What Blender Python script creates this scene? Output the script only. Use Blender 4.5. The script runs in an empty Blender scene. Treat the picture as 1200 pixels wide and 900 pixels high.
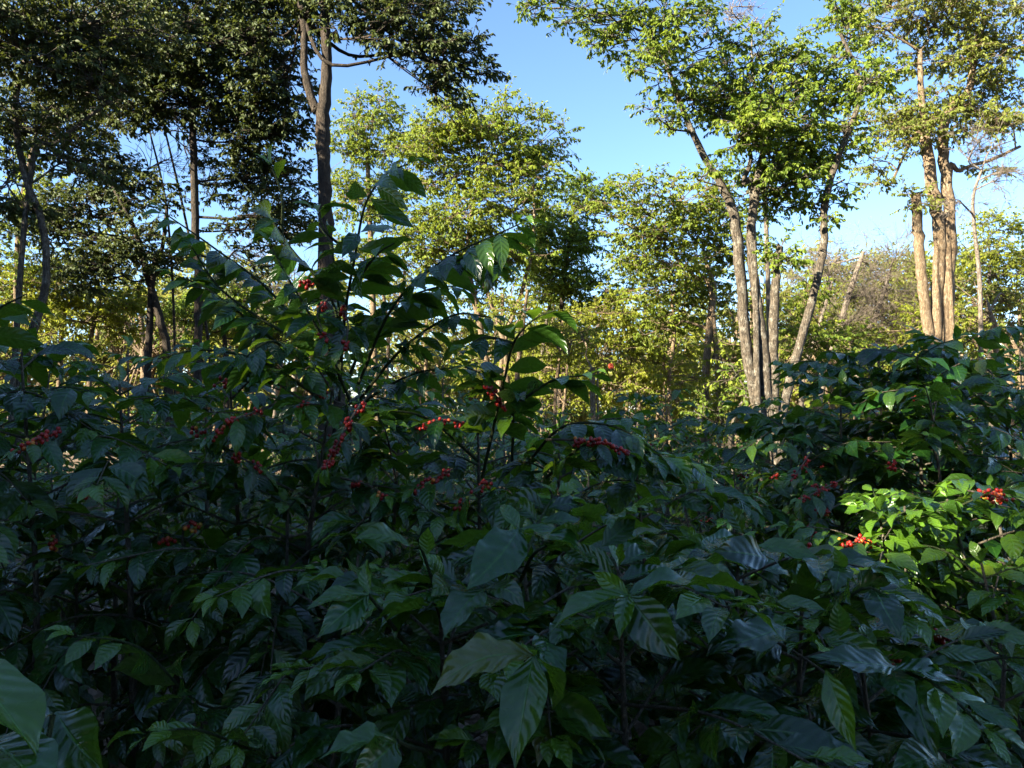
import bpy, math, random
import numpy as np
from mathutils import Vector

C = bpy.context.scene.collection
sc = bpy.context.scene
rad = math.radians

# ------------------------------------------------------------------ camera model
CAM_Z, PITCH, FPX = 1.6, rad(1.9), 901.0
FW = np.array([0, math.cos(PITCH), math.sin(PITCH)])
UPV = np.array([0, -math.sin(PITCH), math.cos(PITCH)])
RT = np.array([1.0, 0, 0])
CAM = np.array([0, 0, CAM_Z])


def P(px, py, D):
    """point at depth D seen at this place of the photograph"""
    return CAM + D * (FW + RT * ((px - 600) / FPX) + UPV * ((450 - py) / FPX))


# ------------------------------------------------------------------ sun
SUN_EL, SUN_AZ = rad(27), rad(33)          # from the left, a little behind the camera
SUN = np.array([-math.cos(SUN_EL) * math.cos(SUN_AZ), -math.cos(SUN_EL) * math.sin(SUN_AZ), math.sin(SUN_EL)])
GAPS = []                                  # carved sun shafts: (point, radius), leaves and branchlets in their way are dropped


def in_gap(p, L, clear=0.45):
    m = np.zeros(len(p), bool)
    for q, r in GAPS:
        d = p - q
        t = d @ SUN
        dist = np.linalg.norm(d - t[:, None] * SUN, axis=1)
        m |= (t > clear) & (dist < r + L * np.where(t > 4, .33, .1))
    return m


# ------------------------------------------------------------------ small helpers
def norm(a):
    return a / np.maximum(np.linalg.norm(a, axis=-1, keepdims=True), 1e-9)


def tag(o, label=None, cat=None, group=None, kind=None):
    if label: o['label'] = label
    if cat: o['category'] = cat
    if group: o['group'] = group
    if kind: o['kind'] = kind
    return o


def empty(name, loc):
    o = bpy.data.objects.new(name, None)
    o.empty_display_size = 0.1
    o.location = tuple(loc)
    C.objects.link(o)
    return o


def make_mesh(name, V, F, mat, uv=None, attrs=None, smooth=True):
    """V (n,3), F (m,k) with k equal for all; uv per vertex; attrs {name: per-vertex floats}"""
    me = bpy.data.meshes.new(name)
    V = np.asarray(V, np.float32)
    F = np.asarray(F, np.int32)
    n, (m, k) = len(V), F.shape
    me.vertices.add(n)
    me.vertices.foreach_set('co', V.ravel())
    me.loops.add(m * k)
    me.loops.foreach_set('vertex_index', F.ravel())
    me.polygons.add(m)
    me.polygons.foreach_set('loop_start', np.arange(m, dtype=np.int32) * k)
    me.polygons.foreach_set('use_smooth', np.full(m, smooth))
    if uv is not None:
        l = me.uv_layers.new(name='UVMap')
        l.data.foreach_set('uv', np.asarray(uv, np.float32)[F.ravel()].ravel())
    for an, av in (attrs or {}).items():
        a = me.attributes.new(an, 'FLOAT', 'POINT')
        a.data.foreach_set('value', np.asarray(av, np.float32))
    me.materials.append(mat)
    me.update()
    me.validate()
    return me


def add(name, me, parent=None, loc=None):
    o = bpy.data.objects.new(name, me)
    C.objects.link(o)
    if parent is not None:
        o.parent = parent
    if loc is not None:
        o.location = tuple(loc)
    return o


# ------------------------------------------------------------------ tubes
class Tubes:
    def __init__(s):
        s.V, s.F, s.n, s.M, s.mi = [], [], 0, [], 0

    def path(s, pts, r, sides=8, wob=0.0, rng=None):
        pts = np.asarray(pts, float)
        r = np.asarray(r, float)
        t = np.gradient(pts, axis=0)
        t = norm(t)
        ref = np.array([0.31, 0.95, 0.05]) if abs(t[0][2]) > 0.6 else np.array([0, 0.05, 1.0])
        a = norm(np.cross(t, ref))
        b = np.cross(t, a)
        th = np.arange(sides) * 2 * math.pi / sides
        rr = r[:, None] * np.ones(sides)
        if wob and rng is not None:
            k = len(pts)
            lob = sum(rng.uniform(0.3, 1) * np.sin(th[None, :] * q + rng.uniform(0, 6.28) + np.linspace(0, rng.uniform(-4, 4), k)[:, None]) for q in (2, 3, 5))
            rr = rr * (1 + wob * lob + wob * rng.normal(size=rr.shape) * 0.6)
        v = pts[:, None, :] + rr[..., None] * (np.cos(th)[None, :, None] * a[:, None, :] + np.sin(th)[None, :, None] * b[:, None, :])
        k = len(pts)
        i = np.arange(k - 1)[:, None] * sides
        j = np.arange(sides)[None, :]
        f = np.stack([i + j, i + (j + 1) % sides, i + sides + (j + 1) % sides, i + sides + j], -1).reshape(-1, 4) + s.n
        s.V.append(v.reshape(-1, 3)); s.F.append(f); s.n += k * sides; s.M.append(np.full(len(f), s.mi))

    def many(s, A, B, Cc, r0, r1, sides=3, seg=3):
        """quadratic curves A-B-C, all at once"""
        A, B, Cc = (np.asarray(x, float).reshape(-1, 3) for x in (A, B, Cc))
        if GAPS and len(A):
            k = ~(in_gap(A, .1, 4) | in_gap(B, .1, 4) | in_gap(Cc, .1, 4))
            A, B, Cc = A[k], B[k], Cc[k]
            r0 = r0[k] if np.ndim(r0) else r0
        N = len(A)
        if N == 0:
            return
        u = np.linspace(0, 1, seg + 1)[None, :, None]
        p = (1 - u) ** 2 * A[:, None] + 2 * u * (1 - u) * B[:, None] + u ** 2 * Cc[:, None]
        t = norm(np.gradient(p, axis=1))
        a = norm(np.cross(t, np.array([0.37, 0.2, 0.9])))
        b = np.cross(t, a)
        th = np.arange(sides) * 2 * math.pi / sides
        r0 = np.broadcast_to(np.asarray(r0, float), (N,)); r1 = np.broadcast_to(np.asarray(r1, float), (N,))
        r = r0[:, None] + (r1 - r0)[:, None] * u[:, :, 0]
        v = p[:, :, None, :] + r[:, :, None, None] * (np.cos(th)[None, None, :, None] * a[:, :, None, :] + np.sin(th)[None, None, :, None] * b[:, :, None, :])
        K = seg + 1
        base = np.arange(N)[:, None, None] * K * sides
        i = np.arange(seg)[None, :, None] * sides
        j = np.arange(sides)[None, None, :]
        f = np.stack([base + i + j, base + i + (j + 1) % sides, base + i + sides + (j + 1) % sides, base + i + sides + j], -1).reshape(-1, 4) + s.n
        s.V.append(v.reshape(-1, 3)); s.F.append(f); s.n += N * K * sides; s.M.append(np.full(len(f), s.mi))

    def build(s, name, mat, parent=None, off=(0, 0, 0)):
        if not s.V:
            return None
        mats = mat if isinstance(mat, (list, tuple)) else [mat]
        me = make_mesh(name, np.concatenate(s.V) - np.asarray(off), np.concatenate(s.F), mats[0])
        if len(mats) > 1:
            for x in mats[1:]: me.materials.append(x)
            me.polygons.foreach_set('material_index', np.concatenate(s.M).astype(np.int32))
        return add(name, me, parent)


# ------------------------------------------------------------------ leaves
U_PROF = np.array([0, .04, .12, .25, .38, .5, .62, .74, .84, .92, 1.0])
COFFEE = np.array([.04, .10, .40, .80, .98, 1.0, .90, .66, .38, .15, .0])
OVAL = np.array([.05, .2, .5, .82, .98, 1.0, .95, .8, .58, .32, .0])


class Leaves:
    """collects leaves (base point, direction, normal, length, ...) and makes ONE mesh of them"""
    def __init__(s):
        s.rows = []

    def put(s, p, d, n, L, W=0.4, bend=0.8, fold=0.25, young=0.0):
        p = np.asarray(p, float).reshape(-1, 3)
        N = len(p)
        f = lambda x: np.broadcast_to(np.asarray(x, float), (N,))[:, None]
        s.rows.append(np.hstack([p, np.broadcast_to(d, (N, 3)), np.broadcast_to(n, (N, 3)), f(L), f(W), f(bend), f(fold), f(young)]))

    def build(s, name, mat, parent=None, off=(0, 0, 0), nu=8, nv=4, prof=COFFEE, seed=0, wave=1.0, gaps=True):
        if not s.rows:
            return None
        rng = np.random.default_rng(seed)
        A = np.vstack(s.rows)
        if gaps and GAPS:
            A = A[~in_gap(A[:, :3] + norm(A[:, 3:6]) * A[:, 9:10] * 0.5, A[:, 9])]
        N = len(A)
        p, d, n = A[:, :3], norm(A[:, 3:6]), A[:, 6:9]
        L, W, bend, fold, young = A[:, 9], A[:, 10], A[:, 11], A[:, 12], A[:, 13]
        side = norm(np.cross(d, n)); n = np.cross(side, d)
        u = np.linspace(0, 1, nu + 1) ** 0.92
        w = np.interp(u, U_PROF, prof)
        sv = np.linspace(-1, 1, nv + 1)
        # midrib as an arc that bends away from the normal, with a little extra curl at the tip
        ang = bend[:, None] * (u[None, :] ** 1.3) - bend[:, None] * 0.25
        du = np.diff(u, prepend=0)
        ym = np.cumsum(np.cos(ang) * du, 1); zm = -np.cumsum(np.sin(ang) * du, 1)
        twist = rng.normal(0, 0.38, N)[:, None] * u[None, :]
        ph = rng.uniform(0, 6.28, N)[:, None]; fr = rng.uniform(10, 22, N)[:, None]
        wav = wave * rng.uniform(0.008, 0.03, N)[:, None]
        hw = (W[:, None] * 0.5) * w[None, :]
        sag = rng.normal(0, 0.045, N)[:, None] * np.sin(u * 3.14)[None, :]
        X = hw[:, :, None] * sv * np.cos(fold)[:, None, None] + sag[:, :, None]
        edge = np.abs(sv) ** 1.4
        Z = hw[:, :, None] * edge * np.sin(fold)[:, None, None] + wav[:, :, None] * np.sin(fr * u[None, :] + ph)[:, :, None] * (np.abs(sv) ** 2) * np.minimum(w, 0.6)[None, :, None] * np.where(sv > 0, 1, -0.8)
        X2 = X * np.cos(twist)[:, :, None] - Z * np.sin(twist)[:, :, None]
        Z2 = X * np.sin(twist)[:, :, None] + Z * np.cos(twist)[:, :, None]
        # local normal tilts with the arc
        Yl = ym[:, :, None] + Z2 * np.sin(ang)[:, :, None]
        Zl = zm[:, :, None] + Z2 * np.cos(ang)[:, :, None]
        V = p[:, None, None, :] + L[:, None, None, None] * (X2[..., None] * side[:, None, None, :] + Yl[..., None] * d[:, None, None, :] + Zl[..., None] * n[:, None, None, :])
        K = (nu + 1) * (nv + 1)
        i = np.arange(nu)[:, None] * (nv + 1); j = np.arange(nv)[None, :]
        f = np.stack([i + j, i + j + 1, i + nv + 2 + j, i + nv + 1 + j], -1).reshape(-1, 4)
        F = (np.arange(N)[:, None, None] * K + f[None]).reshape(-1, 4)
        uv = np.stack(np.broadcast_arrays(u[:, None], (sv * 0.5 + 0.5)[None, :]), -1).reshape(-1, 2)
        me = make_mesh(name, V.reshape(-1, 3) - np.asarray(off), F, mat, np.tile(uv, (N, 1)),
                       {'rnd': np.repeat(rng.random(N), K), 'young': np.repeat(young, K)})
        return add(name, me, parent)


# ------------------------------------------------------------------ materials
def new_mat(name):
    m = bpy.data.materials.new(name)
    m.use_nodes = True
    nt = m.node_tree
    nt.nodes.clear()
    return m, nt, nt.nodes.new('ShaderNodeOutputMaterial')


class N:
    """terse node building"""
    def __init__(s, nt): s.nt = nt

    def __call__(s, t, ins=None, **kw):
        n = s.nt.nodes.new('ShaderNode' + t)
        for k, v in kw.items(): setattr(n, k, v)
        for k, v in (ins or {}).items():
            if hasattr(v, 'is_output'): s.nt.links.new(v, n.inputs[k])
            else: n.inputs[k].default_value = v
        return n

    def math(s, op, a, b=0.0, c=0.0):
        return s('Math', {0: a, 1: b, 2: c}, operation=op).outputs[0]

    def mix(s, f, a, b, blend='MIX'):
        n = s('Mix', data_type='RGBA', blend_type=blend)
        for k, v in ((0, f), (6, a), (7, b)):
            if hasattr(v, 'is_output'): s.nt.links.new(v, n.inputs[k])
            else: n.inputs[k].default_value = v
        return n.outputs[2]

    def rng(s, v, a, b, c, d):
        return s('MapRange', {0: v, 1: a, 2: b, 3: c, 4: d}).outputs[0]


def col(r, g, b): return (r, g, b, 1)


def leaf_mat(name, dark, light, young, back, rough=0.35, trans=0.3, transcol=(0.25, 0.35, 0.04), veins=True, nveins=7.0, spec=0.5):
    m, nt, out = new_mat(name)
    n = N(nt)
    rnd = n('Attribute', attribute_name='rnd').outputs['Fac']
    yng = n('Attribute', attribute_name='young').outputs['Fac']
    c = n.mix(rnd, col(*dark), col(*light))
    c = n.mix(yng, c, col(*young))
    pos = n('NewGeometry')
    blot = n('TexNoise', {'Vector': pos.outputs['Position'], 'Scale': 40.0 if veins else 9.0, 'Detail': 3.0}).outputs['Fac']
    c = n.mix(n.rng(blot, 0.35, 0.7, 0.0, 0.35), c, n.mix(0.5, c, col(dark[0] * .6, dark[1] * .6, dark[2] * .6)))
    if veins:
        c = n.mix(n.rng(rnd, .975, .995, 0, .7), c, col(.10, .095, .016))   # an old yellowing leaf here and there
    bumpn = None
    if veins:
        uv = n('SeparateXYZ', {0: n('UVMap').outputs[0]})
        a = n.math('MULTIPLY', n.math('ABSOLUTE', n.math('SUBTRACT', uv.outputs[1], 0.5)), 2.0)
        ph = n.math('SUBTRACT', n.math('MULTIPLY', uv.outputs[0], nveins), n.math('MULTIPLY', n.math('POWER', a, 1.3), 1.5))
        ph = n.math('ADD', ph, n.math('MULTIPLY', rnd, 3.0))
        tri = n.math('PINGPONG', ph, 0.5)                       # 0 on a side vein, .5 between two
        vein = n.rng(tri, 0.02, 0.10, 1.0, 0.0)
        mid = n.rng(a, 0.03, 0.075, 1.0, 0.0)
        mask = n.math('MAXIMUM', n.math('MULTIPLY', vein, 0.16), n.math('MULTIPLY', mid, 0.8))
        vc = n.mix(0.5, c, col(light[0] * 2.0 + .03, light[1] * 2.0 + .04, light[2] * 1.5 + .01))
        c = n.mix(mask, c, vc)
        h = n.math('SUBTRACT', n.rng(n.math('COSINE', n.math('MULTIPLY', tri, 6.2832)), -1, 1, .55, 0), n.math('MULTIPLY', mid, 0.4))
        h = n.math('ADD', h, n.math('MULTIPLY', blot, 0.5))
        bumpn = n('Bump', {'Strength': 0.36, 'Distance': 0.006, 'Height': h}).outputs[0]
        # a few leaves carry brown spots or a scorched edge
        spot = n('TexNoise', {'Vector': pos.outputs['Position'], 'Scale': 95.0, 'Detail': 2.0}).outputs['Fac']
        some = n.rng(rnd, 0.72, 0.9, 0.0, 1.0)
        c = n.mix(n.math('MULTIPLY', n.rng(spot, 0.66, 0.72, 0.0, 0.8), some), c, col(0.10, 0.065, 0.03))
    c = n.mix(n.math('MULTIPLY', pos.outputs['Backfacing'], 0.75), c, col(*back))
    ro = n.rng(blot, 0.3, 0.7, rough - 0.06, rough + 0.12)
    b = n('BsdfPrincipled', {'Base Color': c, 'Roughness': ro, 'Specular IOR Level': spec if veins else 0.25})
    t = n('BsdfTranslucent', {'Color': n.mix(0.55, c, col(*transcol))})
    if bumpn is not None:
        nt.links.new(bumpn, b.inputs['Normal'])
    mx = n('MixShader', {0: trans, 1: b.outputs[0], 2: t.outputs[0]})
    nt.links.new(mx.outputs[0], out.inputs[0])
    return m


def bark_mat(name, a, b, lichen, scale=6.0, lich=0.45):
    m, nt, out = new_mat(name)
    n = N(nt)
    co = n('TexCoord').outputs['Object']
    st = n('Mapping', {'Vector': co, 'Scale': (1.0, 1.0, 0.25)}).outputs[0]
    n1 = n('TexNoise', {'Vector': st, 'Scale': scale * 3, 'Detail': 6.0, 'Roughness': 0.65}).outputs['Fac']
    n2 = n('TexNoise', {'Vector': co, 'Scale': scale * 0.9, 'Detail': 5.0, 'Roughness': 0.7}).outputs['Fac']
    n3 = n('TexNoise', {'Vector': co, 'Scale': scale * 5.0, 'Detail': 3.0}).outputs['Fac']
    c = n.mix(n.rng(n1, 0.3, 0.7, 0, 1), col(*a), col(*b))
    c = n.mix(n.math('MULTIPLY', n.rng(n2, 0.5, 0.62, 0, 1), lich), c, col(*lichen))
    c = n.mix(n.rng(n3, 0.62, 0.7, 0, 0.6), c, col(a[0] * .5, a[1] * .5, a[2] * .5))
    ck = n('TexNoise', {'Vector': n('Mapping', {'Vector': co, 'Scale': (1.0, 1.0, .12)}).outputs[0], 'Scale': scale * 5.5, 'Detail': 4.0, 'Roughness': .6, 'Distortion': .6}).outputs['Fac']
    crack = n.rng(n.math('ABSOLUTE', n.math('SUBTRACT', ck, .5)), 0.0, 0.05, 1.0, 0.0)
    c = n.mix(n.math('MULTIPLY', crack, .7), c, col(a[0] * .3, a[1] * .3, a[2] * .3))
    h = n.math('SUBTRACT', n.math('ADD', n1, n.math('MULTIPLY', n3, 0.4)), n.math('MULTIPLY', crack, .6))
    bp = n('Bump', {'Strength': 0.8, 'Distance': 0.03, 'Height': h}).outputs[0]
    p = n('BsdfPrincipled', {'Base Color': c, 'Roughness': 0.85, 'Normal': bp, 'Specular IOR Level': 0.25})
    nt.links.new(p.outputs[0], out.inputs[0])
    return m


M_COFFEE = leaf_mat('coffee_leaf', (0.0045, 0.021, 0.005), (0.020, 0.074, 0.010), (0.090, 0.18, 0.010), (0.030, 0.075, 0.012),
                    rough=0.235, trans=0.25, transcol=(0.26, 0.46, 0.015), spec=0.6)
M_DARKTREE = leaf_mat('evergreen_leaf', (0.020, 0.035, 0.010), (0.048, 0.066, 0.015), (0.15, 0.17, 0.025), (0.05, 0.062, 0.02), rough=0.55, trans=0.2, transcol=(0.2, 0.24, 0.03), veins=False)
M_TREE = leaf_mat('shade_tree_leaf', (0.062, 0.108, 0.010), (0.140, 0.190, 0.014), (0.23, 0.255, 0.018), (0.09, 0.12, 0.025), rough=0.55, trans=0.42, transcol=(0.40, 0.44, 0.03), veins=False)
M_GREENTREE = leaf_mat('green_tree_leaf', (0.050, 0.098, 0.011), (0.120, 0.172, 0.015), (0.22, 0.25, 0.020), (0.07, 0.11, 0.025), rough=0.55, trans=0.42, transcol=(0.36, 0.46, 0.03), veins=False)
M_BRIGHT = leaf_mat('lit_tint_tree_leaf', (0.085, 0.120, 0.012), (0.160, 0.190, 0.018), (0.24, 0.25, 0.022), (0.12, 0.15, 0.025), rough=0.55, trans=0.48, transcol=(0.50, 0.52, 0.04), veins=False)  # sunlit glow put into a paler leaf colour for the low trees
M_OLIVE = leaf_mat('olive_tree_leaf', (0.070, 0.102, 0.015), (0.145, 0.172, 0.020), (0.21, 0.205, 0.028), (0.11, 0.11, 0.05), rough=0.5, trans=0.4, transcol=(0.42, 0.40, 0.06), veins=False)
M_WEED = leaf_mat('weed_leaf', (0.030, 0.062, 0.016), (0.070, 0.120, 0.026), (0.15, 0.2, 0.03), (0.06, 0.1, 0.03), rough=0.55, trans=0.3, veins=False)
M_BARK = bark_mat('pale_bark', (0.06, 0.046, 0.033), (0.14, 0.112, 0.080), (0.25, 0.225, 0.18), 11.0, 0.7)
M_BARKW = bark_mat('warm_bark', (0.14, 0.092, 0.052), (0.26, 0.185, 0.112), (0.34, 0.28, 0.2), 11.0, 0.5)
M_BARKD = bark_mat('brown_bark', (0.030, 0.022, 0.015), (0.068, 0.048, 0.033), (0.11, 0.092, 0.072), 11.0, 0.4)  # brown bark, darkened to stand in for shade on the dim left trunks
M_DRY = bark_mat('dry_twig', (0.15, 0.118, 0.088), (0.23, 0.185, 0.145), (0.28, 0.24, 0.2), 8.0, 0.4)
M_STEM = bark_mat('coffee_stem', (0.12, 0.10, 0.07), (0.20, 0.165, 0.12), (0.26, 0.24, 0.2), 30.0, 0.3)
M_GREENSTEM = bark_mat('green_twig', (0.04, 0.065, 0.018), (0.065, 0.085, 0.03), (0.08, 0.08, 0.04), 40.0, 0.2)


def berry_material():
    m, nt, out = new_mat('coffee_berry')
    n = N(nt)
    r = n('Attribute', attribute_name='rnd').outputs['Fac']
    ramp = n('ValToRGB', {0: r})
    e = ramp.color_ramp.elements
    e[0].position = 0.0; e[0].color = col(0.10, 0.005, 0.006)
    e[1].position = 1.0; e[1].color = col(0.14, 0.20, 0.03)
    for p, c in ((0.45, col(0.30, 0.012, 0.008)), (0.72, col(0.36, 0.030, 0.012)), (0.82, col(0.5, 0.13, 0.02)), (0.9, col(0.42, 0.28, 0.03))):
        x = e.new(p); x.color = c
    co = n('NewGeometry').outputs['Position']
    ns = n('TexNoise', {'Vector': co, 'Scale': 160.0, 'Detail': 2.0}).outputs['Fac']
    c = n.mix(n.rng(ns, 0.55, 0.75, 0, 0.4), ramp.outputs[0], col(0.10, 0.02, 0.02))
    p = n('BsdfPrincipled', {'Base Color': c, 'Roughness': 0.34, 'Specular IOR Level': 0.35, 'Subsurface Weight': 0.0})
    nt.links.new(p.outputs[0], out.inputs[0])
    return m


M_BERRY = berry_material()


def ground_material():
    m, nt, out = new_mat('litter_soil')
    n = N(nt)
    co = n('NewGeometry').outputs['Position']
    a = n('TexNoise', {'Vector': co, 'Scale': 1.2, 'Detail': 8.0, 'Roughness': 0.7}).outputs['Fac']
    v = n('TexVoronoi', {'Vector': co, 'Scale': 14.0})
    f = n('TexNoise', {'Vector': co, 'Scale': 30.0, 'Detail': 6.0}).outputs['Fac']
    c = n.mix(n.rng(f, 0.3, 0.7, 0, 1), col(0.10, 0.065, 0.042), col(0.24, 0.17, 0.12))
    c = n.mix(n.math('MULTIPLY', v.outputs['Distance'], 0.6), c, col(0.07, 0.045, 0.03))
    c = n.mix(n.rng(a, 0.5, 0.68, 0, 0.6), c, col(0.06, 0.08, 0.025))
    bp = n('Bump', {'Strength': 0.9, 'Distance': 0.05, 'Height': n.math('ADD', f, v.outputs['Distance'])}).outputs[0]
    p = n('BsdfPrincipled', {'Base Color': c, 'Roughness': 0.9, 'Normal': bp, 'Specular IOR Level': 0.2})
    nt.links.new(p.outputs[0], out.inputs[0])
    return m


def litter_material():
    m, nt, out = new_mat('dead_leaf')
    n = N(nt)
    r = n('Attribute', attribute_name='rnd').outputs['Fac']
    c = n.mix(r, col(0.14, 0.085, 0.055), col(0.36, 0.27, 0.21))
    co = n('NewGeometry').outputs['Position']
    c = n.mix(n.rng(n('TexNoise', {'Vector': co, 'Scale': 50.0}).outputs['Fac'], 0.4, 0.7, 0, 0.6), c, col(0.07, 0.045, 0.03))
    p = n('BsdfPrincipled', {'Base Color': c, 'Roughness': 0.7})
    nt.links.new(p.outputs[0], out.inputs[0])
    return m


# ------------------------------------------------------------------ curves
def spline(pts, k=6):
    """Catmull-Rom through the points; extra columns (radius) come along"""
    p = np.asarray(pts, float)
    if len(p) < 3:
        u = np.linspace(0, 1, k + 1)[:, None]
        return p[0] * (1 - u) + p[-1] * u
    q = np.vstack([2 * p[0] - p[1], p, 2 * p[-1] - p[-2]])
    o = []
    for i in range(1, len(q) - 2):
        for t in np.arange(k) / k:
            a, b, c, d = q[i - 1:i + 3]
            o.append(0.5 * (2 * b + (c - a) * t + (2 * a - 5 * b + 4 * c - d) * t * t + (3 * b - a - 3 * c + d) * t ** 3))
    o.append(p[-1])
    return np.array(o)


# ------------------------------------------------------------------ coffee shrubs
ICO = None


def ico():
    global ICO
    if ICO is None:
        import bmesh
        bm = bmesh.new()
        bmesh.ops.create_icosphere(bm, subdivisions=2, radius=1)
        bm.verts.ensure_lookup_table()
        ICO = np.array([v.co[:] for v in bm.verts]), np.array([[v.index for v in f.verts] for f in bm.faces])
        bm.free()
    return ICO


def berry_cluster(p, parent, off, rng, n=9, size=0.0068, spread=0.018, ripe=0.0, axis=None):
    """a bunch of berries packed round a node of the branch"""
    v, f = ico()
    ax = norm(np.asarray(axis, float)) if axis is not None else np.array([1.0, 0, 0])
    pts = []
    for _ in range(n * 40):
        d = norm(rng.normal(size=3))
        q = d * spread * rng.uniform(0.5, 1.0) + ax * rng.normal(0, 0.014) + np.array([0, 0, -0.006])
        if all(np.linalg.norm(q - o) > size * 1.55 for o in pts):
            pts.append(q)
        if len(pts) >= n: break
    V, F, R = [], [], []
    for i, q in enumerate(pts):
        s = size * rng.uniform(0.85, 1.12)
        sq = np.array([s, s, s * 1.12])
        V.append(v * sq + p + q); F.append(f + i * len(v))
        r = np.clip(ripe + rng.beta(1.6, 3.2) * 0.95, 0, 1)
        R.append(np.full(len(v), r))
    me = make_mesh('berry_cluster', np.vstack(V) - off, np.vstack(F), M_BERRY, attrs={'rnd': np.concatenate(R)})
    return add('berry_cluster', me, parent)


Z = np.array([0, 0, 1.0])


class Shrub:
    def __init__(s, base, label, seed, lod=1, group=None, name='coffee_shrub', cat='coffee shrub'):
        s.base = np.array([base[0], base[1], 0.0])
        s.rng = np.random.default_rng(seed)
        s.seed, s.lod = seed, lod
        s.root = empty(name, s.base)
        tag(s.root, label, cat, group)
        s.lv = Leaves()
        s.yb, s.wf, s.df = 0.0, 1.0, 1.0
        s.nodes = []                     # places where berries may sit

    def leaf_pair(s, p, t, L, spread=0.95, droop=0.35, young=0.0, vertical=False, phi=0.0):
        r = s.rng
        t = norm(t)
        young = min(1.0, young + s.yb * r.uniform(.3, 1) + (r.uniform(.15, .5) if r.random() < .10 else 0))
        n0 = Z - t * (t @ Z)
        if vertical or np.linalg.norm(n0) < 0.45:
            h = np.array([math.cos(phi), math.sin(phi), 0])
            n0 = norm(h - t * (h @ t)); sd = n0; upn = t
            for sg in (1, -1):
                d = norm(sd * sg * math.sin(spread) + t * (math.cos(spread) - droop * 0.6) - Z * .35 * droop + r.normal(0, .16, 3))
                s.lv.put(p + d * 0.008, d, norm(upn * 1.0 + sd * sg * 0.2 + r.normal(0, .2, 3)), L * r.uniform(.72, 1.12), r.uniform(.40, .48) * s.wf, r.uniform(.5, 1.5), r.uniform(.05, .4), young)
            return
        n0 = norm(n0); sd = np.cross(t, n0)
        for sg in (1, -1):
            d = norm(sd * sg * math.sin(spread) + t * math.cos(spread) - Z * droop * s.df * r.uniform(.3, 1.6) + r.normal(0, .14, 3))
            nn = norm(n0 + sd * sg * r.uniform(-.15, .35) + r.normal(0, .22, 3))
            s.lv.put(p + d * 0.008, d, nn, L * r.uniform(.70, 1.12), r.uniform(.40, .50) * s.wf, r.uniform(.3, 1.3) * (1.6 - .6 * s.wf), r.uniform(.05, .45), young)

    def shoot(s, pts, r0=0.006, L=0.15, step=0.065, start=0.2, droop=0.3, young=True, green=True, berries=True, spread=0.95, taper=True, into=None):
        """one twig along the points with opposite pairs of leaves"""
        sp = spline(pts, 6)
        seg = np.linalg.norm(np.diff(sp, axis=0), axis=1)
        cum = np.concatenate([[0], np.cumsum(seg)])
        tot = cum[-1]
        rr = np.linspace(r0, max(r0 * 0.35, 0.0016), len(sp))
        tb = into or Tubes()
        tb.mi = 1 if green else 0
        tb.path(sp, rr, 5 if s.lod < 2 else 3)
        if into is None: tb.build('twig', [M_STEM, M_GREENSTEM], s.root, s.base)
        d = tot * start + s.rng.uniform(0, step)
        phi = s.rng.uniform(0, 3)
        while d < tot:
            p = np.array([np.interp(d, cum, sp[:, k]) for k in range(3)])
            i = min(np.searchsorted(cum, d), len(sp) - 1)
            t = sp[i] - sp[max(i - 1, 0)]
            f = d / tot
            l = L * (1.0 if not taper else (1.0 if f < 0.75 else 1.0 - (f - .75) * 1.6))
            s.leaf_pair(p, t, l, spread, droop, 0.0 if f < .8 else s.rng.uniform(.1, .6), phi=phi)
            phi += math.pi / 2 + s.rng.normal(0, .2)
            if berries and f < .8: s.nodes.append((p, t))
            d += step * s.rng.uniform(.8, 1.25)
        t = sp[-1] - sp[-2]
        if young:
            s.leaf_pair(sp[-1], t, L * 0.55, 0.5, 0.05, s.rng.uniform(.5, 1.0), phi=phi)
        return sp

    def body(s, stems, Lmax=0.7, leaf=0.15, node=0.11, step=0.065, zmin=0.25, rise=0.35, sag=0.6, taper_top=0.6, bare=0.3):
        """upright stems (base xy offset, top point) with crossed pairs of side branches"""
        r = s.rng
        for (bx, by), top in stems:
            b = s.base + np.array([bx, by, -0.05]); top = np.asarray(top, float)
            mid = (b + top) / 2 + r.normal(0, .05, 3)
            sp = spline([b, mid, top], 8)
            tubes = Tubes()
            rr = np.linspace(0.018, 0.004, len(sp))
            tubes.path(sp, rr, 7)
            H = top[2]
            z = H * zmin
            phi = r.uniform(0, 6.28)
            while z < H:
                k = np.interp(z, sp[:, 2], np.arange(len(sp)))
                i = int(k); p = sp[i] + (sp[min(i + 1, len(sp) - 1)] - sp[i]) * (k - i)
                f = (z - H * zmin) / (H * (1 - zmin))
                prof = (0.75 + 0.25 * min(1, f * 3)) * (1 - max(0, (f - taper_top) / (1 - taper_top)) ** 1.5 * 0.62)
                for sg in (0, math.pi):
                    a = phi + sg + r.normal(0, .25)
                    l = Lmax * prof * r.uniform(.6, 1.15)
                    h = np.array([math.cos(a), math.sin(a), 0])
                    up = rise * (0.6 + f * 1.2) * r.uniform(.5, 1.4)
                    p1 = p + h * l * .5 + Z * l * .5 * up
                    p2 = p + h * l * (1 - .08 * sag) + Z * l * (up - sag * r.uniform(.4, 1.3) * (1.15 - f * .8))
                    s.shoot([p, p1, p2], 0.0045, leaf, step, bare * r.uniform(.6, 1.2), droop=.35, green=(l < .3), young=r.random() < .75, into=tubes)
                phi += math.pi / 2 + r.normal(0, .3)
                z += node * r.uniform(.75, 1.25)
            s.leaf_pair(top, sp[-1] - sp[-2], leaf * .6, .45, 0, .8, vertical=True, phi=phi)
            tubes.build('stem', [M_STEM, M_GREENSTEM], s.root, s.base)
        return s

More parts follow.
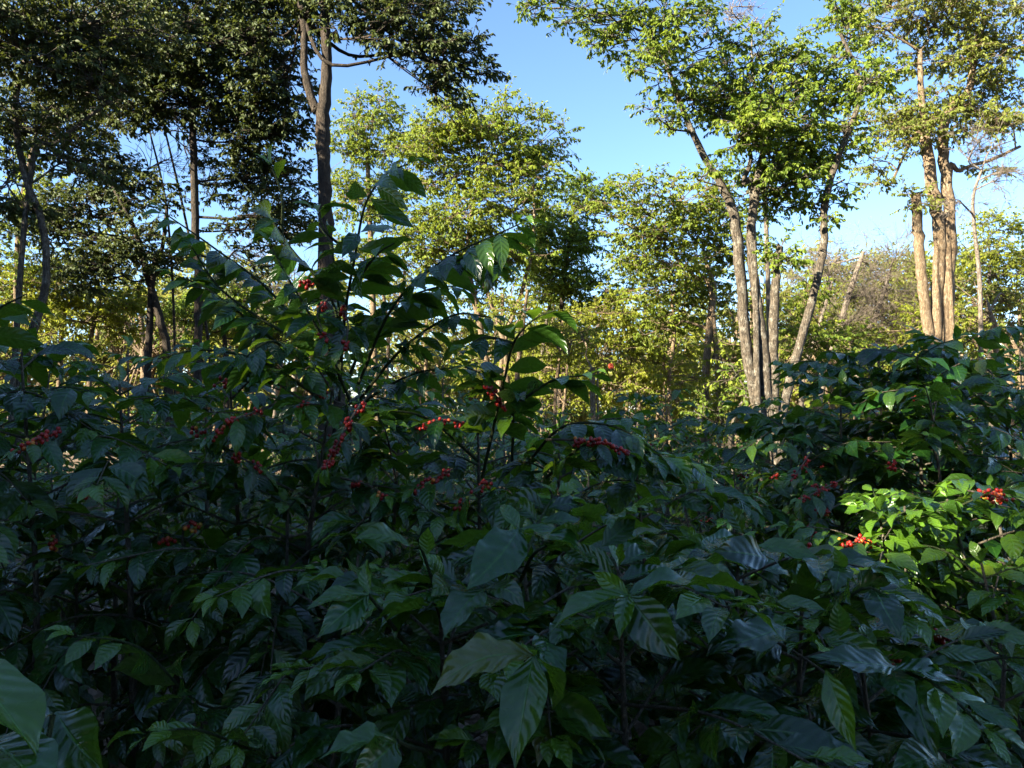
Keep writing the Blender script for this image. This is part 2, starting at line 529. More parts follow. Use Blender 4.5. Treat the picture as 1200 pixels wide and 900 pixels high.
    def twig(s, pts, r0=.005, r1=.003):
        sp = spline(pts, 6); t = Tubes(); t.path(sp, np.linspace(r0, r1, len(sp)), 6)
        t.build('twig', M_GREENSTEM, s.root, s.base)

    def berries(s, n=0, at=(), size=0.0068, ripe=0.0, num=8):
        for p in at:
            p = np.asarray(p, float)
            berry_cluster(p, s.root, s.base, s.rng, s.rng.integers(num - 2, num + 6), size, 0.020, ripe, s.rng.normal(size=3))
        if n and s.nodes:
            for i in s.rng.choice(len(s.nodes), min(n, len(s.nodes)), replace=False):
                p, t = s.nodes[i]
                berry_cluster(p, s.root, s.base, s.rng, s.rng.integers(5, num + 4), size, 0.018, s.rng.choice([0, 0, 0, .25]), t)
        return s

    def done(s, nu=None, nv=None, mat=None, gaps=True):
        a, b = {0: (12, 6), 1: (8, 4), 2: (5, 2), 3: (4, 2)}[s.lod]
        s.lv.build('foliage', mat or M_COFFEE, s.root, s.base, nu or a, nv or b, seed=s.seed, gaps=gaps, wave=3.2 if s.lod == 0 else 2.0)
        return s.root


def copy_tree(o, parent=None):
    c = o.copy(); C.objects.link(c); c.parent = parent
    for ch in list(o.children): copy_tree(ch, c)
    return c


# ------------------------------------------------------------------ trees
def add_spray(lv, tw, rng, a, tip, L, per=10, droop=0.3, young=0.0, r0=0.006, flat=0.6):
    """twigs from points a to points tip, leaves along their outer part"""
    n = len(a)
    midp = (a + tip) / 2 + rng.normal(0, .06, (n, 3)) * np.linalg.norm(tip - a, axis=1, keepdims=True)
    midp[:, 2] += 0.10 * np.linalg.norm(tip - a, axis=1)
    tw.many(a, midp, tip, r0, r0 * .35, 3, 3)
    u = np.sqrt(rng.uniform(.12, 1.0, (n, per)))[..., None]
    p = (1 - u) ** 2 * a[:, None] + 2 * u * (1 - u) * midp[:, None] + u * u * tip[:, None]
    t = norm(2 * (1 - u) * (midp - a)[:, None] + 2 * u * (tip - midp)[:, None])
    d = t * .7 + rng.normal(0, .65, (n, per, 3)) * np.array([1, 1, .5])
    d[..., 2] -= droop
    d = norm(d)
    nn = rng.normal(0, flat, (n, per, 3)) + Z * .8 + np.array([-.5, -.25, 0])
    k = n * per
    yv = np.repeat(np.broadcast_to(young, (n,)), per) * rng.uniform(.3, 1, k)
    lv.put(p.reshape(-1, 3), d.reshape(-1, 3), nn.reshape(-1, 3), L * rng.uniform(.65, 1.2, k), rng.uniform(.34, .48, k), rng.uniform(.2, 1.2, k), rng.uniform(.1, .5, k), yv)


def fill_blob(lv, tw, rng, c, R, start, n_leaves, L, droop=.3, young=.2, clump_r=0.35, per=12, flat=.6, layers=True, r0=.02):
    """leaf clumps through an ellipsoid of half-axes R round c, each clump carried by a branchlet from `start`"""
    tw_per = 9
    nc = max(3, int(n_leaves / (per * tw_per)))
    d = norm(rng.normal(size=(nc, 3)))
    cl = c + d * R * (rng.uniform(0.1, 1.0, (nc, 1)) ** .5)
    start = np.asarray(start, float).reshape(-1, 3)
    A = start[rng.integers(0, len(start), nc)] + rng.normal(0, .01, (nc, 3))
    mid = (A + cl) / 2 + rng.normal(0, .12, (nc, 3)) * np.linalg.norm(cl - A, axis=1, keepdims=True) * .5
    mid[:, 2] -= 0.04 * np.linalg.norm(cl - A, axis=1)
    tw.many(A, mid, cl, r0, .007, 4, 5)
    dirs = norm(rng.normal(size=(nc, tw_per, 3)) * np.array([1, 1, .32]) + d[:, None] * .45 + Z * .10)
    ln = clump_r * rng.uniform(.55, 1.25, (nc, tw_per, 1))
    tip = cl[:, None] + dirs * ln
    a = np.repeat(cl, tw_per, 0)
    yv = np.repeat(young * rng.uniform(0, 1.4, nc), tw_per)
    add_spray(lv, tw, rng, a, tip.reshape(-1, 3), L, per, droop, np.clip(yv, 0, 1), .006, flat)


TSC, COV, LSC = .66, 1.9, .66


def tree(label, D, trunks, blobs, seed, leaf=.12, mat=None, bark=None, cov=2.2, young=.25, droop=.3, name='tree', cat='tree', group=None,
         clump=.38, lod=(3, 2), depth=1.0, twiggy=1.0, limb_from=0.35, gaps=True, slim=1.0):
    """trunks: lists of (px, py, width px[, depth shift]) from the foot up; blobs: (px, py, rx, ry[, depth shift[, cover]])"""
    rng = np.random.default_rng(seed)
    mat, bark = mat or M_TREE, bark or M_BARK
    leaf *= LSC
    k = D / FPX
    polys = []
    for tr in trunks:
        pr = []
        for q in tr:
            px, py, w = q[:3]
            pr.append(list(P(px, py, D + (q[3] if len(q) > 3 else 0))) + [w * .5 * k * TSC * slim])
        pr = np.array(pr)
        p0 = pr[0].copy(); slope = (pr[1] - pr[0]) if len(pr) > 1 else np.zeros(4)
        if p0[2] > 0.15:
            foot = p0.copy(); foot[2] = -0.1
            foot[:2] -= slope[:2] * min(1.2, p0[2] / max(slope[2], .3)) * 0.5
            foot[3] *= 1.25
            pr = np.vstack([foot, pr])
        polys.append(spline(pr, 7))
    base = np.array([polys[0][0][0], polys[0][0][1], 0.0])
    root = empty(name, base)
    tag(root, label, cat, group)
    tobs = []
    for sp in polys:
        n = len(sp)
        jit = rng.normal(0, 1, (n, 3)) * sp[:, 3:4] * .10
        jit[0] = 0
        t = Tubes()
        t.path(sp[:, :3] + jit, sp[:, 3], 12, .05, rng)
        # blunt end
        e, er = sp[-1, :3], sp[-1, 3]
        ax = norm(sp[-1, :3] - sp[-2, :3])
        t.path(np.array([e, e + ax * er * .35, e + ax * er * .5]), np.array([er, er * .85, .002]), 12, .22, rng)
        tobs.append(t.build('trunk', bark, root, base))
    lv = Leaves()
    for bi, b in enumerate(blobs):
        px, py, rx, ry = b[:4]
        dz = b[4] if len(b) > 4 else rng.uniform(-.5, .5) * depth
        cv = b[5] if len(b) > 5 else cov
        Dd = D + dz
        c = P(px, py, Dd)
        kk = Dd / FPX
        R = np.array([rx * kk, max(rx, ry) * kk * depth, ry * kk])
        # where the limb leaves the nearest trunk
        best = None
        for ti, sp in enumerate(polys):
            hi = sp[int(len(sp) * limb_from):]
            dd = np.linalg.norm(hi[:, :3] - c, axis=1) + 1.2 * np.maximum(0, hi[:, 2] - c[2] + .1)
            i = int(dd.argmin())
            if best is None or dd[i] < best[0]: best = (dd[i], ti, hi[i])
        _, ti, at = best
        st = at[:3]
        lr = min(at[3] * .62, .009 + .010 * np.linalg.norm(c - st))
        m1 = st + (c - st) * .35 + rng.normal(0, .10, 3) * np.linalg.norm(c - st) - Z * .02
        m2 = st + (c - st) * .7 + rng.normal(0, .08, 3) * np.linalg.norm(c - st)
        lp = spline([st, m1, m2, c], 5)
        tw = Tubes()
        tw.path(lp, np.linspace(lr, max(lr * .4, .010), len(lp)), 7, .06, rng)
        area = math.pi * rx * ry
        nl = int(cv * COV * area / ((leaf / kk) ** 2 * .42 * .55))
        fill_blob(lv, tw, rng, c, R, lp[int(len(lp) * .45):], nl, leaf, droop, young, clump, r0=max(.008, lr * .4))
        tw.build('limb', bark, tobs[ti], base)
    for o in tobs:
        pass
    lv.build('crown', mat, root, base, lod[0], lod[1], OVAL, seed, wave=.6, gaps=gaps)
    return root


def bare_tree(label, D, trunks, tips, seed, bark=None, name='bare_tree', cat='bare tree', group=None, fan=16, ln=.7):
    """leafless branches: fans of twigs round the given points"""
    rng = np.random.default_rng(seed)
    k = D / FPX
    polys = []
    for tr in trunks:
        pr = np.array([list(P(px, py, D)) + [w * .5 * k] for px, py, w in tr])
        f = pr[0].copy(); f[2] = -.1
        polys.append(spline(np.vstack([f, pr]), 6))
    base = np.array([polys[0][0][0], polys[0][0][1], 0.])
    root = empty(name, base); tag(root, label, cat, group)
    tobs = []
    for sp in polys:
        t = Tubes(); t.path(sp[:, :3], sp[:, 3], 8, .05, rng); tobs.append(t.build('trunk', bark or M_DRY, root, base))
    for px, py in tips:
        c = P(px, py, D + rng.uniform(-.8, .8))
        ds = [(np.linalg.norm(sp[:, :3] - c, axis=1) + 1.0 * np.maximum(0, sp[:, 2] - c[2])) for sp in polys]
        ti = int(np.argmin([d.min() for d in ds])); at = polys[ti][int(ds[ti].argmin())]
        tw = Tubes()
        lp = spline([at[:3], (at[:3] + c) / 2 + rng.normal(0, .2, 3), c], 6)
        tw.path(lp, np.linspace(min(at[3] * .6, .04), .012, len(lp)), 5)
        i = rng.integers(len(lp) // 3, len(lp), fan)
        A = lp[i]
        dr = norm(norm(c - at[:3]) * .8 + rng.normal(0, .7, (fan, 3)))
        B = A + dr * ln * rng.uniform(.4, 1.2, (fan, 1))
        tw.many(A, (A + B) / 2 + rng.normal(0, .08, (fan, 3)), B, .010, .004, 3, 4)
        for _ in range(2):
            A2 = np.repeat(A + (B - A) * rng.uniform(.4, .9, (len(A), 1)), 3, 0)
            B2 = A2 + norm(np.repeat(norm(B - A), 3, 0) + rng.normal(0, .6, (len(A2), 3))) * ln * .5 * rng.uniform(.4, 1.1, (len(A2), 1))
            tw.many(A2, (A2 + B2) / 2 + rng.normal(0, .04, A2.shape), B2, .005, .0025, 3, 3)
            if len(A2) > 120: break
            A, B = A2, B2
        tw.build('limb', bark or M_DRY, tobs[ti], base)
    return root

# ================================================================== THE PLACE
# shafts carved through the foliage so low sun reaches chosen spots among the shaded shrubs
GAPS += [(P(1058, 588, 2.9), .20), (P(1015, 600, 2.8), .13), (P(1100, 590, 2.95), .12), (P(276, 492, 2.62), .04), (P(362, 470, 2.62), .03),
         (P(190, 245, 2.72), .05), (P(235, 330, 2.64), .04), (P(790, 600, 4.6), .16), (P(760, 515, 5.0), .14), (P(1030, 470, 4.0), .05), (P(100, 455, 2.6), .05), (P(640, 560, 2.7), .04), (P(980, 480, 3.7), .07), (P(1120, 450, 3.9), .07), (P(930, 555, 3.8), .06), (P(1140, 620, 2.8), .05),
         (P(395, 400, 2.6), .05), (P(440, 500, 2.7), .04), (P(300, 470, 2.6), .05), (P(560, 470, 2.5), .03), (P(880, 600, 3.9), .09), (P(210, 600, 2.7), .03)]

# ---- ground
gr = np.random.default_rng(5)
xs = np.concatenate([-np.geomspace(400, 9, 22), np.linspace(-8, 8, 81), np.geomspace(9, 400, 22)])
ys = np.concatenate([-np.geomspace(400, 4, 18), np.linspace(-3, 10, 66), np.geomspace(11, 600, 26)])
gx, gy = np.meshgrid(xs, ys)
gz = .05 * np.sin(gx * 1.3 + 1) * np.cos(gy * 1.1) + .03 * np.sin(gx * 3.1 + gy * 2.3) + gr.normal(0, .012, gx.shape) - .05
nx, ny = len(xs), len(ys)
i = np.arange(ny - 1)[:, None] * nx; j = np.arange(nx - 1)[None]
tag(add('ground', make_mesh('ground', np.stack([gx, gy, gz], -1).reshape(-1, 3),
    np.stack([i + j, i + j + 1, i + nx + j + 1, i + nx + j], -1).reshape(-1, 4), ground_material())), kind='structure')

lit = Leaves()
n = 5200
p = np.stack([gr.uniform(-4, 4.5, n), gr.uniform(.4, 7, n), np.zeros(n)], -1)
p[:, 2] = .05 * np.sin(p[:, 0] * 1.3 + 1) * np.cos(p[:, 1] * 1.1) - .04 + gr.uniform(0, .05, n)
a = gr.uniform(0, 6.28, n)
lit.put(p, np.stack([np.cos(a), np.sin(a), gr.normal(0, .2, n)], -1), gr.normal(0, .35, (n, 3)) + Z, gr.uniform(.06, .16, n), .42, gr.uniform(-1.6, 1.6, n), gr.uniform(-.5, .7, n))
tag(lit.build('fallen_leaves', litter_material(), None, (0, 0, 0), 5, 2, gaps=False), 'dry brown fallen leaves covering the ground under the coffee shrubs', 'fallen leaves', kind='stuff')

# ---- low weeds and seedlings between the shrubs
ug = Leaves(); r = np.random.default_rng(8)
n = 2600
c = np.stack([r.uniform(-9, 10, n), r.uniform(3.6, 24, n) ** 1.0, np.zeros(n)], -1)
per = 14
h = r.uniform(.15, .9, (n, 1))
q = np.repeat(c, per, 0); q += r.normal(0, .16, q.shape); q[:, 2] = np.repeat(h[:, 0], per) * r.uniform(.15, 1.0, n * per)
d = r.normal(0, 1, q.shape); d[:, 2] = r.uniform(-.3, .6, n * per)
ug.put(q, norm(d), r.normal(0, .4, q.shape) + Z, r.uniform(.06, .15, n * per), .42, r.uniform(.1, 1.1, n * per), .25, np.repeat(r.random(n) ** 3, per))
tag(ug.build('undergrowth', M_WEED, None, (0, 0, 0), 3, 2, OVAL, 8), 'low leafy green weeds filling the ground between shrubs and trees', 'undergrowth', kind='stuff')


def leaf_to(s, b, t, W=.42, bend=.5, fold=.25, young=0.0, face=.5):
    """one leaf from point b to point t, its upper face turned between up and the viewer"""
    b, t = np.asarray(b), np.asarray(t)
    d = t - b
    L = np.linalg.norm(d)
    d = norm(d)
    view = norm(CAM - (b + t) / 2)
    nn = norm(Z * (1 - face) + view * face)
    nn = norm(nn - d * (nn @ d))
    # turn the start so that the arc ends at t
    d2 = norm(d + nn * bend * .18)
    s.lv.put(b, d2, nn, L * 1.03, W, bend, fold, young)


# ---- foreground shrubs, large leaves just below eye level
A = Shrub((-.02, 1.80), 'large-leaved dark coffee shrub at the bottom centre with one big glossy leaf hanging down', 11, 0)
A.df = .15
A.body([((-.12, -.02), P(515, 690, 1.75)), ((.10, .06), P(612, 648, 1.82)), ((.30, -.05), P(725, 668, 1.72))], Lmax=.54, leaf=.16, node=.075, step=.052, zmin=.3, rise=.32, sag=.5, taper_top=.75, bare=.35)
for pts in ([P(600, 800, 1.6), P(618, 772, 1.4), P(626, 766, 1.22)], [P(700, 760, 1.6), P(722, 720, 1.45), P(738, 696, 1.34)],
            [P(610, 680, 1.7), P(625, 650, 1.6), P(640, 640, 1.5)], [P(480, 760, 1.6), P(450, 720, 1.5), P(432, 697, 1.45)],
            [P(500, 880, 1.5), P(480, 875, 1.35), P(465, 868, 1.2)], [P(520, 720, 1.7), P(500, 660, 1.65), P(490, 632, 1.6)]):
    A.twig(pts)
p0 = P(626, 768, 1.22)
leaf_to(A, p0, P(604, 898, 1.10), .43, .35, .28, .25, .8)
leaf_to(A, p0, P(503, 812, 1.16), .40, .9, .35, .35, .5)
leaf_to(A, p0, P(650, 830, 1.3), .42, .9, .3, 0, .3)
leaf_to(A, p0, P(612, 758, 1.16), .40, .3, .3, .8, .5)
p0 = P(737, 697, 1.34)
leaf_to(A, p0, P(796, 772, 1.25), .55, .4, .2, .1, .8)
leaf_to(A, p0, P(645, 737, 1.28), .45, .8, .4, .35, .2)
leaf_to(A, p0, P(726, 748, 1.26), .40, .5, .6, .5, .6)
leaf_to(A, p0, P(695, 670, 1.36), .45, .2, .2, .8, .7)
leaf_to(A, p0, P(838, 690, 1.40), .40, .9, .35, .1, .2)
p0 = P(608, 620, 1.62)
leaf_to(A, p0, P(548, 688, 1.46), .48, .5, .25, 0, .6)
leaf_to(A, p0, P(690, 655, 1.5), .48, .7, .2, 0, .25)
leaf_to(A, p0, P(590, 590, 1.7), .42, .6, .3, .3, .4)
p0 = P(568, 690, 1.5)
leaf_to(A, p0, P(520, 748, 1.38), .5, .5, .2, .1, .6)
leaf_to(A, p0, P(615, 712, 1.42), .42, .9, .1, .1, .5)
p0 = P(432, 697, 1.45)
leaf_to(A, p0, P(360, 712, 1.36), .40, .7, .2, .3, .3)
leaf_to(A, p0, P(372, 745, 1.34), .42, .6, .3, .05, .5)
leaf_to(A, p0, P(430, 655, 1.5), .35, -.3, .4, .5, .5)
p0 = P(465, 868, 1.2)
leaf_to(A, p0, P(374, 888, 1.12), .40, .8, .35, .25, .5)
leaf_to(A, p0, P(408, 915, 1.08), .46, .5, .25, .2, .7)
leaf_to(A, P(480, 640, 1.6), P(415, 630, 1.55), .4, .8, .3, .4, .3)
leaf_to(A, P(500, 650, 1.6), P(502, 618, 1.6), .6, -.2, .3, .6, .5)
leaf_to(A, P(705, 640, 1.6), P(745, 605, 1.65), .5, -.2, .3, 0, .8)
leaf_to(A, P(700, 655, 1.6), P(655, 640, 1.6), .45, .3, .4, .3, .4)
A.done()

B = Shrub((.66, 1.90), 'broad coffee shrub of overlapping blue-green leaves sloping down to the lower right corner', 12, 0)
B.df = .15
B.body([((-.10, .02), P(865, 652, 1.95)), ((.12, 0), P(940, 700, 1.85)), ((.30, -.06), P(1010, 780, 1.75))], Lmax=.52, leaf=.165, node=.075, step=.052, zmin=.3, rise=.25, sag=.55, taper_top=.75, bare=.35)
B.shoot([P(900, 850, 1.7), P(1000, 780, 1.6), P(1090, 800, 1.5), P(1150, 850, 1.42)], .006, .165, .055, .2, droop=.35)
B.shoot([P(940, 760, 1.75), P(1010, 690, 1.65), P(1060, 720, 1.6)], .005, .16, .06, .3, droop=.3)
for b_, t_, w_, fa, y_ in (((1050, 782, 1.45), (950, 768, 1.40), .34, .5, 0), ((1045, 785, 1.5), (1138, 812, 1.5), .36, .3, 0), ((1130, 820, 1.45), (1196, 855, 1.4), .38, .5, 0),
                           ((968, 785, 1.4), (1003, 880, 1.3), .34, .8, .6), ((920, 735, 1.5), (838, 762, 1.4), .42, .5, 0), ((900, 655, 1.6), (838, 645, 1.55), .55, .6, 0),
                           ((870, 625, 1.7), (848, 588, 1.72), .5, .8, 0), ((885, 640, 1.7), (960, 655, 1.65), .40, .3, .2), ((985, 745, 1.5), (980, 705, 1.5), .6, .8, 0),
                           ((910, 705, 1.55), (968, 715, 1.5), .45, .5, .3), ((985, 670, 1.7), (978, 642, 1.7), .7, .7, .7), ((1040, 700, 1.6), (1105, 722, 1.6), .38, .2, .4)):
    leaf_to(B, P(*b_), P(*t_), w_, .5, .25, y_, fa)
B.berries(at=[P(1046, 772, 1.75), P(1098, 742, 1.9), P(940, 646, 2.0)], num=7)
B.done()

S = Shrub((-.60, .86), 'very close coffee seedling with broad rounded leaves in the bottom left corner', 13, 0, name='coffee_seedling', cat='seedling')
S.twig([np.array([-.60, .86, -.05]), np.array([-.61, .85, .7]), P(-10, 838, .82)], .006, .004)
S.twig([np.array([-.60, .86, .7]), np.array([-.56, .84, .9]), P(62, 838, .86)])
leaf_to(S, P(-28, 776, .84), P(50, 892, .76), .46, .9, .4, .5, .2)
leaf_to(S, P(66, 834, .90), P(122, 902, .86), .62, .6, .3, 0, .3)
leaf_to(S, P(-20, 868, .8), P(60, 935, .72), .5, .7, .3, .1, .2)
leaf_to(S, P(-10, 838, .82), P(-60, 880, .8), .5, .5, .2, 0, .6)
leaf_to(S, P(60, 838, .86), P(20, 872, .9), .5, .5, .2, 0, .4)
leaf_to(S, P(-20, 790, .84), P(-40, 740, .86), .5, .5, .2, 0, .4)
S.done()

L = Shrub((-.98, 2.65), 'sparse shaded coffee shrub at the lower left with littered soil showing between its leaves', 14, 1)
L.body([((.14, -.02), P(338, 590, 2.6)), ((-.2, .1), P(215, 615, 2.75)), ((-.55, .05), P(90, 650, 2.7)), ((.36, -.3), P(420, 650, 2.3))], Lmax=.62, leaf=.135, node=.12, step=.065, zmin=.5, rise=.25, sag=.5, taper_top=.6, bare=.45)
L.shoot([P(345, 780, 2.4), P(300, 700, 2.2), P(250, 690, 2.0)], .005, .14, .06, .2, droop=.3)
L.shoot([P(345, 790, 2.3), P(250, 830, 2.0), P(165, 760, 1.85), P(90, 745, 1.8)], .005, .14, .06, .25, droop=.3)
L.shoot([P(360, 900, 1.9), P(300, 880, 1.75), P(230, 855, 1.6), P(175, 860, 1.55)], .005, .14, .06, .25, droop=.2)
L.berries(at=[P(228, 616, 2.5), P(196, 632, 2.5), P(62, 636, 2.5)], ripe=.3).done()

# ---- the tall central shrubs
E = Shrub((-.72, 2.85), 'tallest coffee shrub with long leafy shoots against the sky and red berry bunches', 15, 1)
E.body([((0, 0), P(392, 440, 2.8)), ((-.35, .05), P(270, 455, 2.85)), ((.25, .1), P(470, 480, 2.9))], Lmax=.66, leaf=.16, node=.10, step=.06, zmin=.3, rise=.3, sag=.55, taper_top=.7, bare=.3)
E.wf = .78
for pts, kw in (([P(398, 470, 2.8), P(392, 360, 2.72), P(340, 290, 2.65), P(300, 232, 2.6), P(258, 190, 2.58)], dict(L=.18, start=.2, step=.05)),
                ([P(398, 460, 2.8), P(404, 370, 2.65), P(416, 300, 2.55), P(428, 240, 2.5), P(452, 205, 2.48), P(478, 192, 2.46)], dict(L=.185, start=.15, berries=False)),
                ([P(420, 450, 2.75), P(460, 360, 2.55), P(520, 305, 2.42), P(610, 262, 2.30)], dict(L=.185, start=.2)),
                ([P(392, 440, 2.8), P(320, 345, 2.8), P(250, 290, 2.75), P(190, 248, 2.72)], dict(L=.15, start=.25)),
                ([P(385, 450, 2.8), P(310, 390, 2.7), P(245, 340, 2.62), P(205, 322, 2.6)], dict(L=.14, start=.35)),
                ([P(380, 470, 2.75), P(310, 425, 2.5), P(240, 410, 2.35), P(185, 420, 2.3)], dict(L=.15, start=.3)),
                ([P(410, 470, 2.75), P(380, 400, 2.6), P(340, 330, 2.5), P(318, 290, 2.5)], dict(L=.13, start=.3)),
                ([P(410, 440, 2.75), P(440, 370, 2.7), P(500, 340, 2.65), P(540, 335, 2.6)], dict(L=.13, start=.3)),
                ([P(420, 470, 2.75), P(470, 410, 2.6), P(530, 370, 2.5), P(575, 372, 2.45)], dict(L=.14, start=.3)),
                ([P(400, 400, 2.75), P(395, 340, 2.7), P(388, 290, 2.7), P(372, 262, 2.7)], dict(L=.12, start=.2)),
                ([P(410, 480, 2.75), P(480, 440, 2.6), P(540, 430, 2.5)], dict(L=.14, start=.25)),
                ([P(330, 280, 2.65), P(330, 230, 2.6), P(318, 195, 2.6)], dict(L=.16, start=.1)),
                ([P(350, 400, 2.7), P(300, 370, 2.7), P(255, 335, 2.7), P(225, 290, 2.7)], dict(L=.15, start=.15)),
                ([P(410, 340, 2.6), P(440, 300, 2.5), P(462, 285, 2.45)], dict(L=.14, start=.1)),
                ([P(416, 300, 2.6), P(385, 275, 2.5), P(372, 250, 2.5)], dict(L=.14, start=.1)),
                ([P(360, 420, 2.7), P(320, 400, 2.5), P(285, 420, 2.4)], dict(L=.15, start=.1)),
                ([P(520, 310, 2.45), P(560, 300, 2.4), P(590, 310, 2.35)], dict(L=.14, start=.1))):
    E.shoot(pts, .0065, **{**dict(step=.05, droop=.55), **kw})
def berry_row(s, pts, n, ripe=.04, num=9, L=.13):
    """a fruiting twig on the outside of the shrub with bunches at its nodes"""
    sp = s.shoot(pts, .0045, L, .075, .55, droop=.6, green=False)
    for k in np.linspace(.3, .97, n):
        i = min(int(k * (len(sp) - 1)), len(sp) - 2)
        berry_cluster(sp[i], s.root, s.base, s.rng, int(s.rng.integers(num - 1, num + 4)), .0062, .016, ripe + s.rng.choice([0, 0, .12]), sp[i + 1] - sp[i])


berry_row(E, [P(440, 455, 2.55), P(418, 480, 2.36), P(400, 512, 2.26), P(382, 545, 2.22)], 4, num=12)
berry_row(E, [P(330, 470, 2.6), P(295, 484, 2.42), P(270, 494, 2.36), P(252, 508, 2.34)], 3, .12)
berry_row(E, [P(398, 350, 2.72), P(408, 380, 2.5), P(404, 408, 2.42)], 2, num=12)
berry_row(E, [P(385, 350, 2.7), P(372, 366, 2.52), P(382, 400, 2.45)], 2)
berry_row(E, [P(390, 455, 2.7), P(366, 464, 2.5), P(352, 476, 2.44)], 2, .15)
berry_row(E, [P(270, 530, 2.5), P(290, 540, 2.4), P(304, 546, 2.36)], 2)
berry_row(E, [P(400, 560, 2.5), P(430, 568, 2.4), P(452, 580, 2.34)], 2)
E.berries(at=[P(230, 503, 2.45), P(262, 446, 2.6), P(362, 330, 2.66)], ripe=0.04).done()

E2 = Shrub((.12, 2.85), 'dark coffee shrub beside the tallest one, its top shoot bent right above a berry row', 16, 1)
E2.body([((-.15, 0), P(560, 500, 2.8)), ((.18, .05), P(655, 505, 2.8)), ((.45, .0), P(745, 540, 2.8))], Lmax=.60, leaf=.165, node=.10, step=.06, zmin=.3, rise=.25, sag=.6, taper_top=.6, bare=.3)
for pts, kw in (([P(565, 560, 2.7), P(590, 450, 2.5), P(602, 402, 2.4), P(625, 375, 2.32), P(655, 362, 2.28)], dict(L=.17, start=.25, step=.055)),
                ([P(602, 402, 2.42), P(570, 395, 2.36), P(548, 405, 2.32)], dict(L=.15, start=.1)),
                ([P(610, 470, 2.5), P(650, 445, 2.4), P(690, 440, 2.35)], dict(L=.14, start=.2)),
                ([P(600, 540, 2.7), P(600, 480, 2.6), P(575, 445, 2.5), P(545, 430, 2.4)], dict(L=.13, start=.3)),
                ([P(640, 560, 2.7), P(690, 520, 2.5), P(760, 530, 2.4), P(835, 555, 2.35)], dict(L=.16, start=.08, step=.055)),
                ([P(620, 540, 2.7), P(660, 500, 2.55), P(720, 500, 2.45), P(770, 530, 2.4)], dict(L=.16, start=.1, step=.055)),
                ([P(560, 540, 2.7), P(500, 490, 2.5), P(440, 480, 2.4)], dict(L=.14, start=.25))):
    E2.shoot(pts, .006, **{**dict(step=.06, droop=.34), **kw})
berry_row(E2, [P(640, 515, 2.5), P(682, 516, 2.34), P(706, 519, 2.3), P(735, 530, 2.3)], 4, num=11)
berry_row(E2, [P(560, 500, 2.6), P(524, 492, 2.45), P(496, 496, 2.4)], 3)
berry_row(E2, [P(590, 480, 2.5), P(580, 462, 2.42), P(572, 452, 2.4)], 2)
berry_row(E2, [P(530, 550, 2.5), P(508, 560, 2.4), P(488, 572, 2.36)], 3)
berry_row(E2, [P(580, 560, 2.5), P(556, 574, 2.4), P(540, 590, 2.38)], 2)
E2.done()

F_ = Shrub((-1.62, 2.55), 'shaded coffee shrub at the left edge whose upper leaves overlap the sunlit trees', 17, 1)
F_.body([((0, 0), P(25, 415, 2.55)), ((.35, .1), P(140, 450, 2.7)), ((-.2, .2), P(-60, 360, 2.6))], Lmax=.60, leaf=.16, node=.11, step=.062, zmin=.3, rise=.25, sag=.5, taper_top=.6)
F_.shoot([P(-40, 430, 2.4), P(-10, 370, 2.35), P(30, 345, 2.3)], .006, .15, .06, .2, droop=.3)
berry_row(F_, [P(80, 500, 2.5), P(48, 512, 2.3), P(22, 525, 2.24)], 4)
F_.berries(at=[P(100, 577, 2.4)]).done()

G = Shrub((2.15, 4.05), 'tall rounded coffee shrub below the group of three straight trunks on the right', 18, 1)
G.body([((0, 0), P(1075, 415, 4.1)), ((-.4, 0), P(985, 455, 4.0)), ((.45, .1), P(1170, 425, 4.2)), ((.1, -.4), P(1090, 470, 3.7)), ((-.75, .0), P(930, 500, 4.0)), ((.2, .3), P(1120, 402, 4.4)), ((-.2, .3), P(1030, 420, 4.4))], Lmax=.72, leaf=.17, node=.10, step=.058, zmin=.22, rise=.3, sag=.6, taper_top=.7)
berry_row(G, [P(990, 560, 3.6), P(965, 572, 3.4), P(940, 585, 3.3)], 3)
berry_row(G, [P(985, 590, 3.6), P(966, 602, 3.4), P(952, 625, 3.3), P(944, 650, 3.25)], 3)
berry_row(G, [P(950, 530, 3.7), P(940, 545, 3.5), P(930, 560, 3.45)], 2)
G.berries(14, at=[P(955, 570, 3.6), P(943, 546, 3.6), P(962, 598, 3.6), P(950, 620, 3.6), P(1045, 545, 3.5), P(968, 575, 3.55)]).done()

H = Shrub((1.72, 2.95), 'low coffee shrub at the right edge whose top leaves catch bright yellow-green sun', 19, 1)
H.yb = .8  # young-leaf tint raised over the whole shrub to mimic sunlit yellow
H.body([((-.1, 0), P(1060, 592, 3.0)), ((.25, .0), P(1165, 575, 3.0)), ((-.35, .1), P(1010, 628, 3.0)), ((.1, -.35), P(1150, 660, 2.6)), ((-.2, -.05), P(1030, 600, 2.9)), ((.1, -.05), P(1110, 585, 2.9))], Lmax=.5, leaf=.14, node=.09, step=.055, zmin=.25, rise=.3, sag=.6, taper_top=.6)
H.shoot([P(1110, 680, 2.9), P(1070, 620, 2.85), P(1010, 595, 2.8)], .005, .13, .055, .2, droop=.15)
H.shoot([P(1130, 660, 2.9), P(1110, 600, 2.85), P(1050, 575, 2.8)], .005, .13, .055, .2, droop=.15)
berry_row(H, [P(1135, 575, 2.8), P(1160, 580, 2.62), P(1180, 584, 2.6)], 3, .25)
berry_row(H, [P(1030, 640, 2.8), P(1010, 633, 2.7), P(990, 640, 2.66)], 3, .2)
H.berries(at=[P(1165, 581, 2.75), P(1158, 578, 2.78), P(1010, 632, 2.9), P(992, 634, 2.9), P(1172, 579, 2.75)], ripe=.3).done()

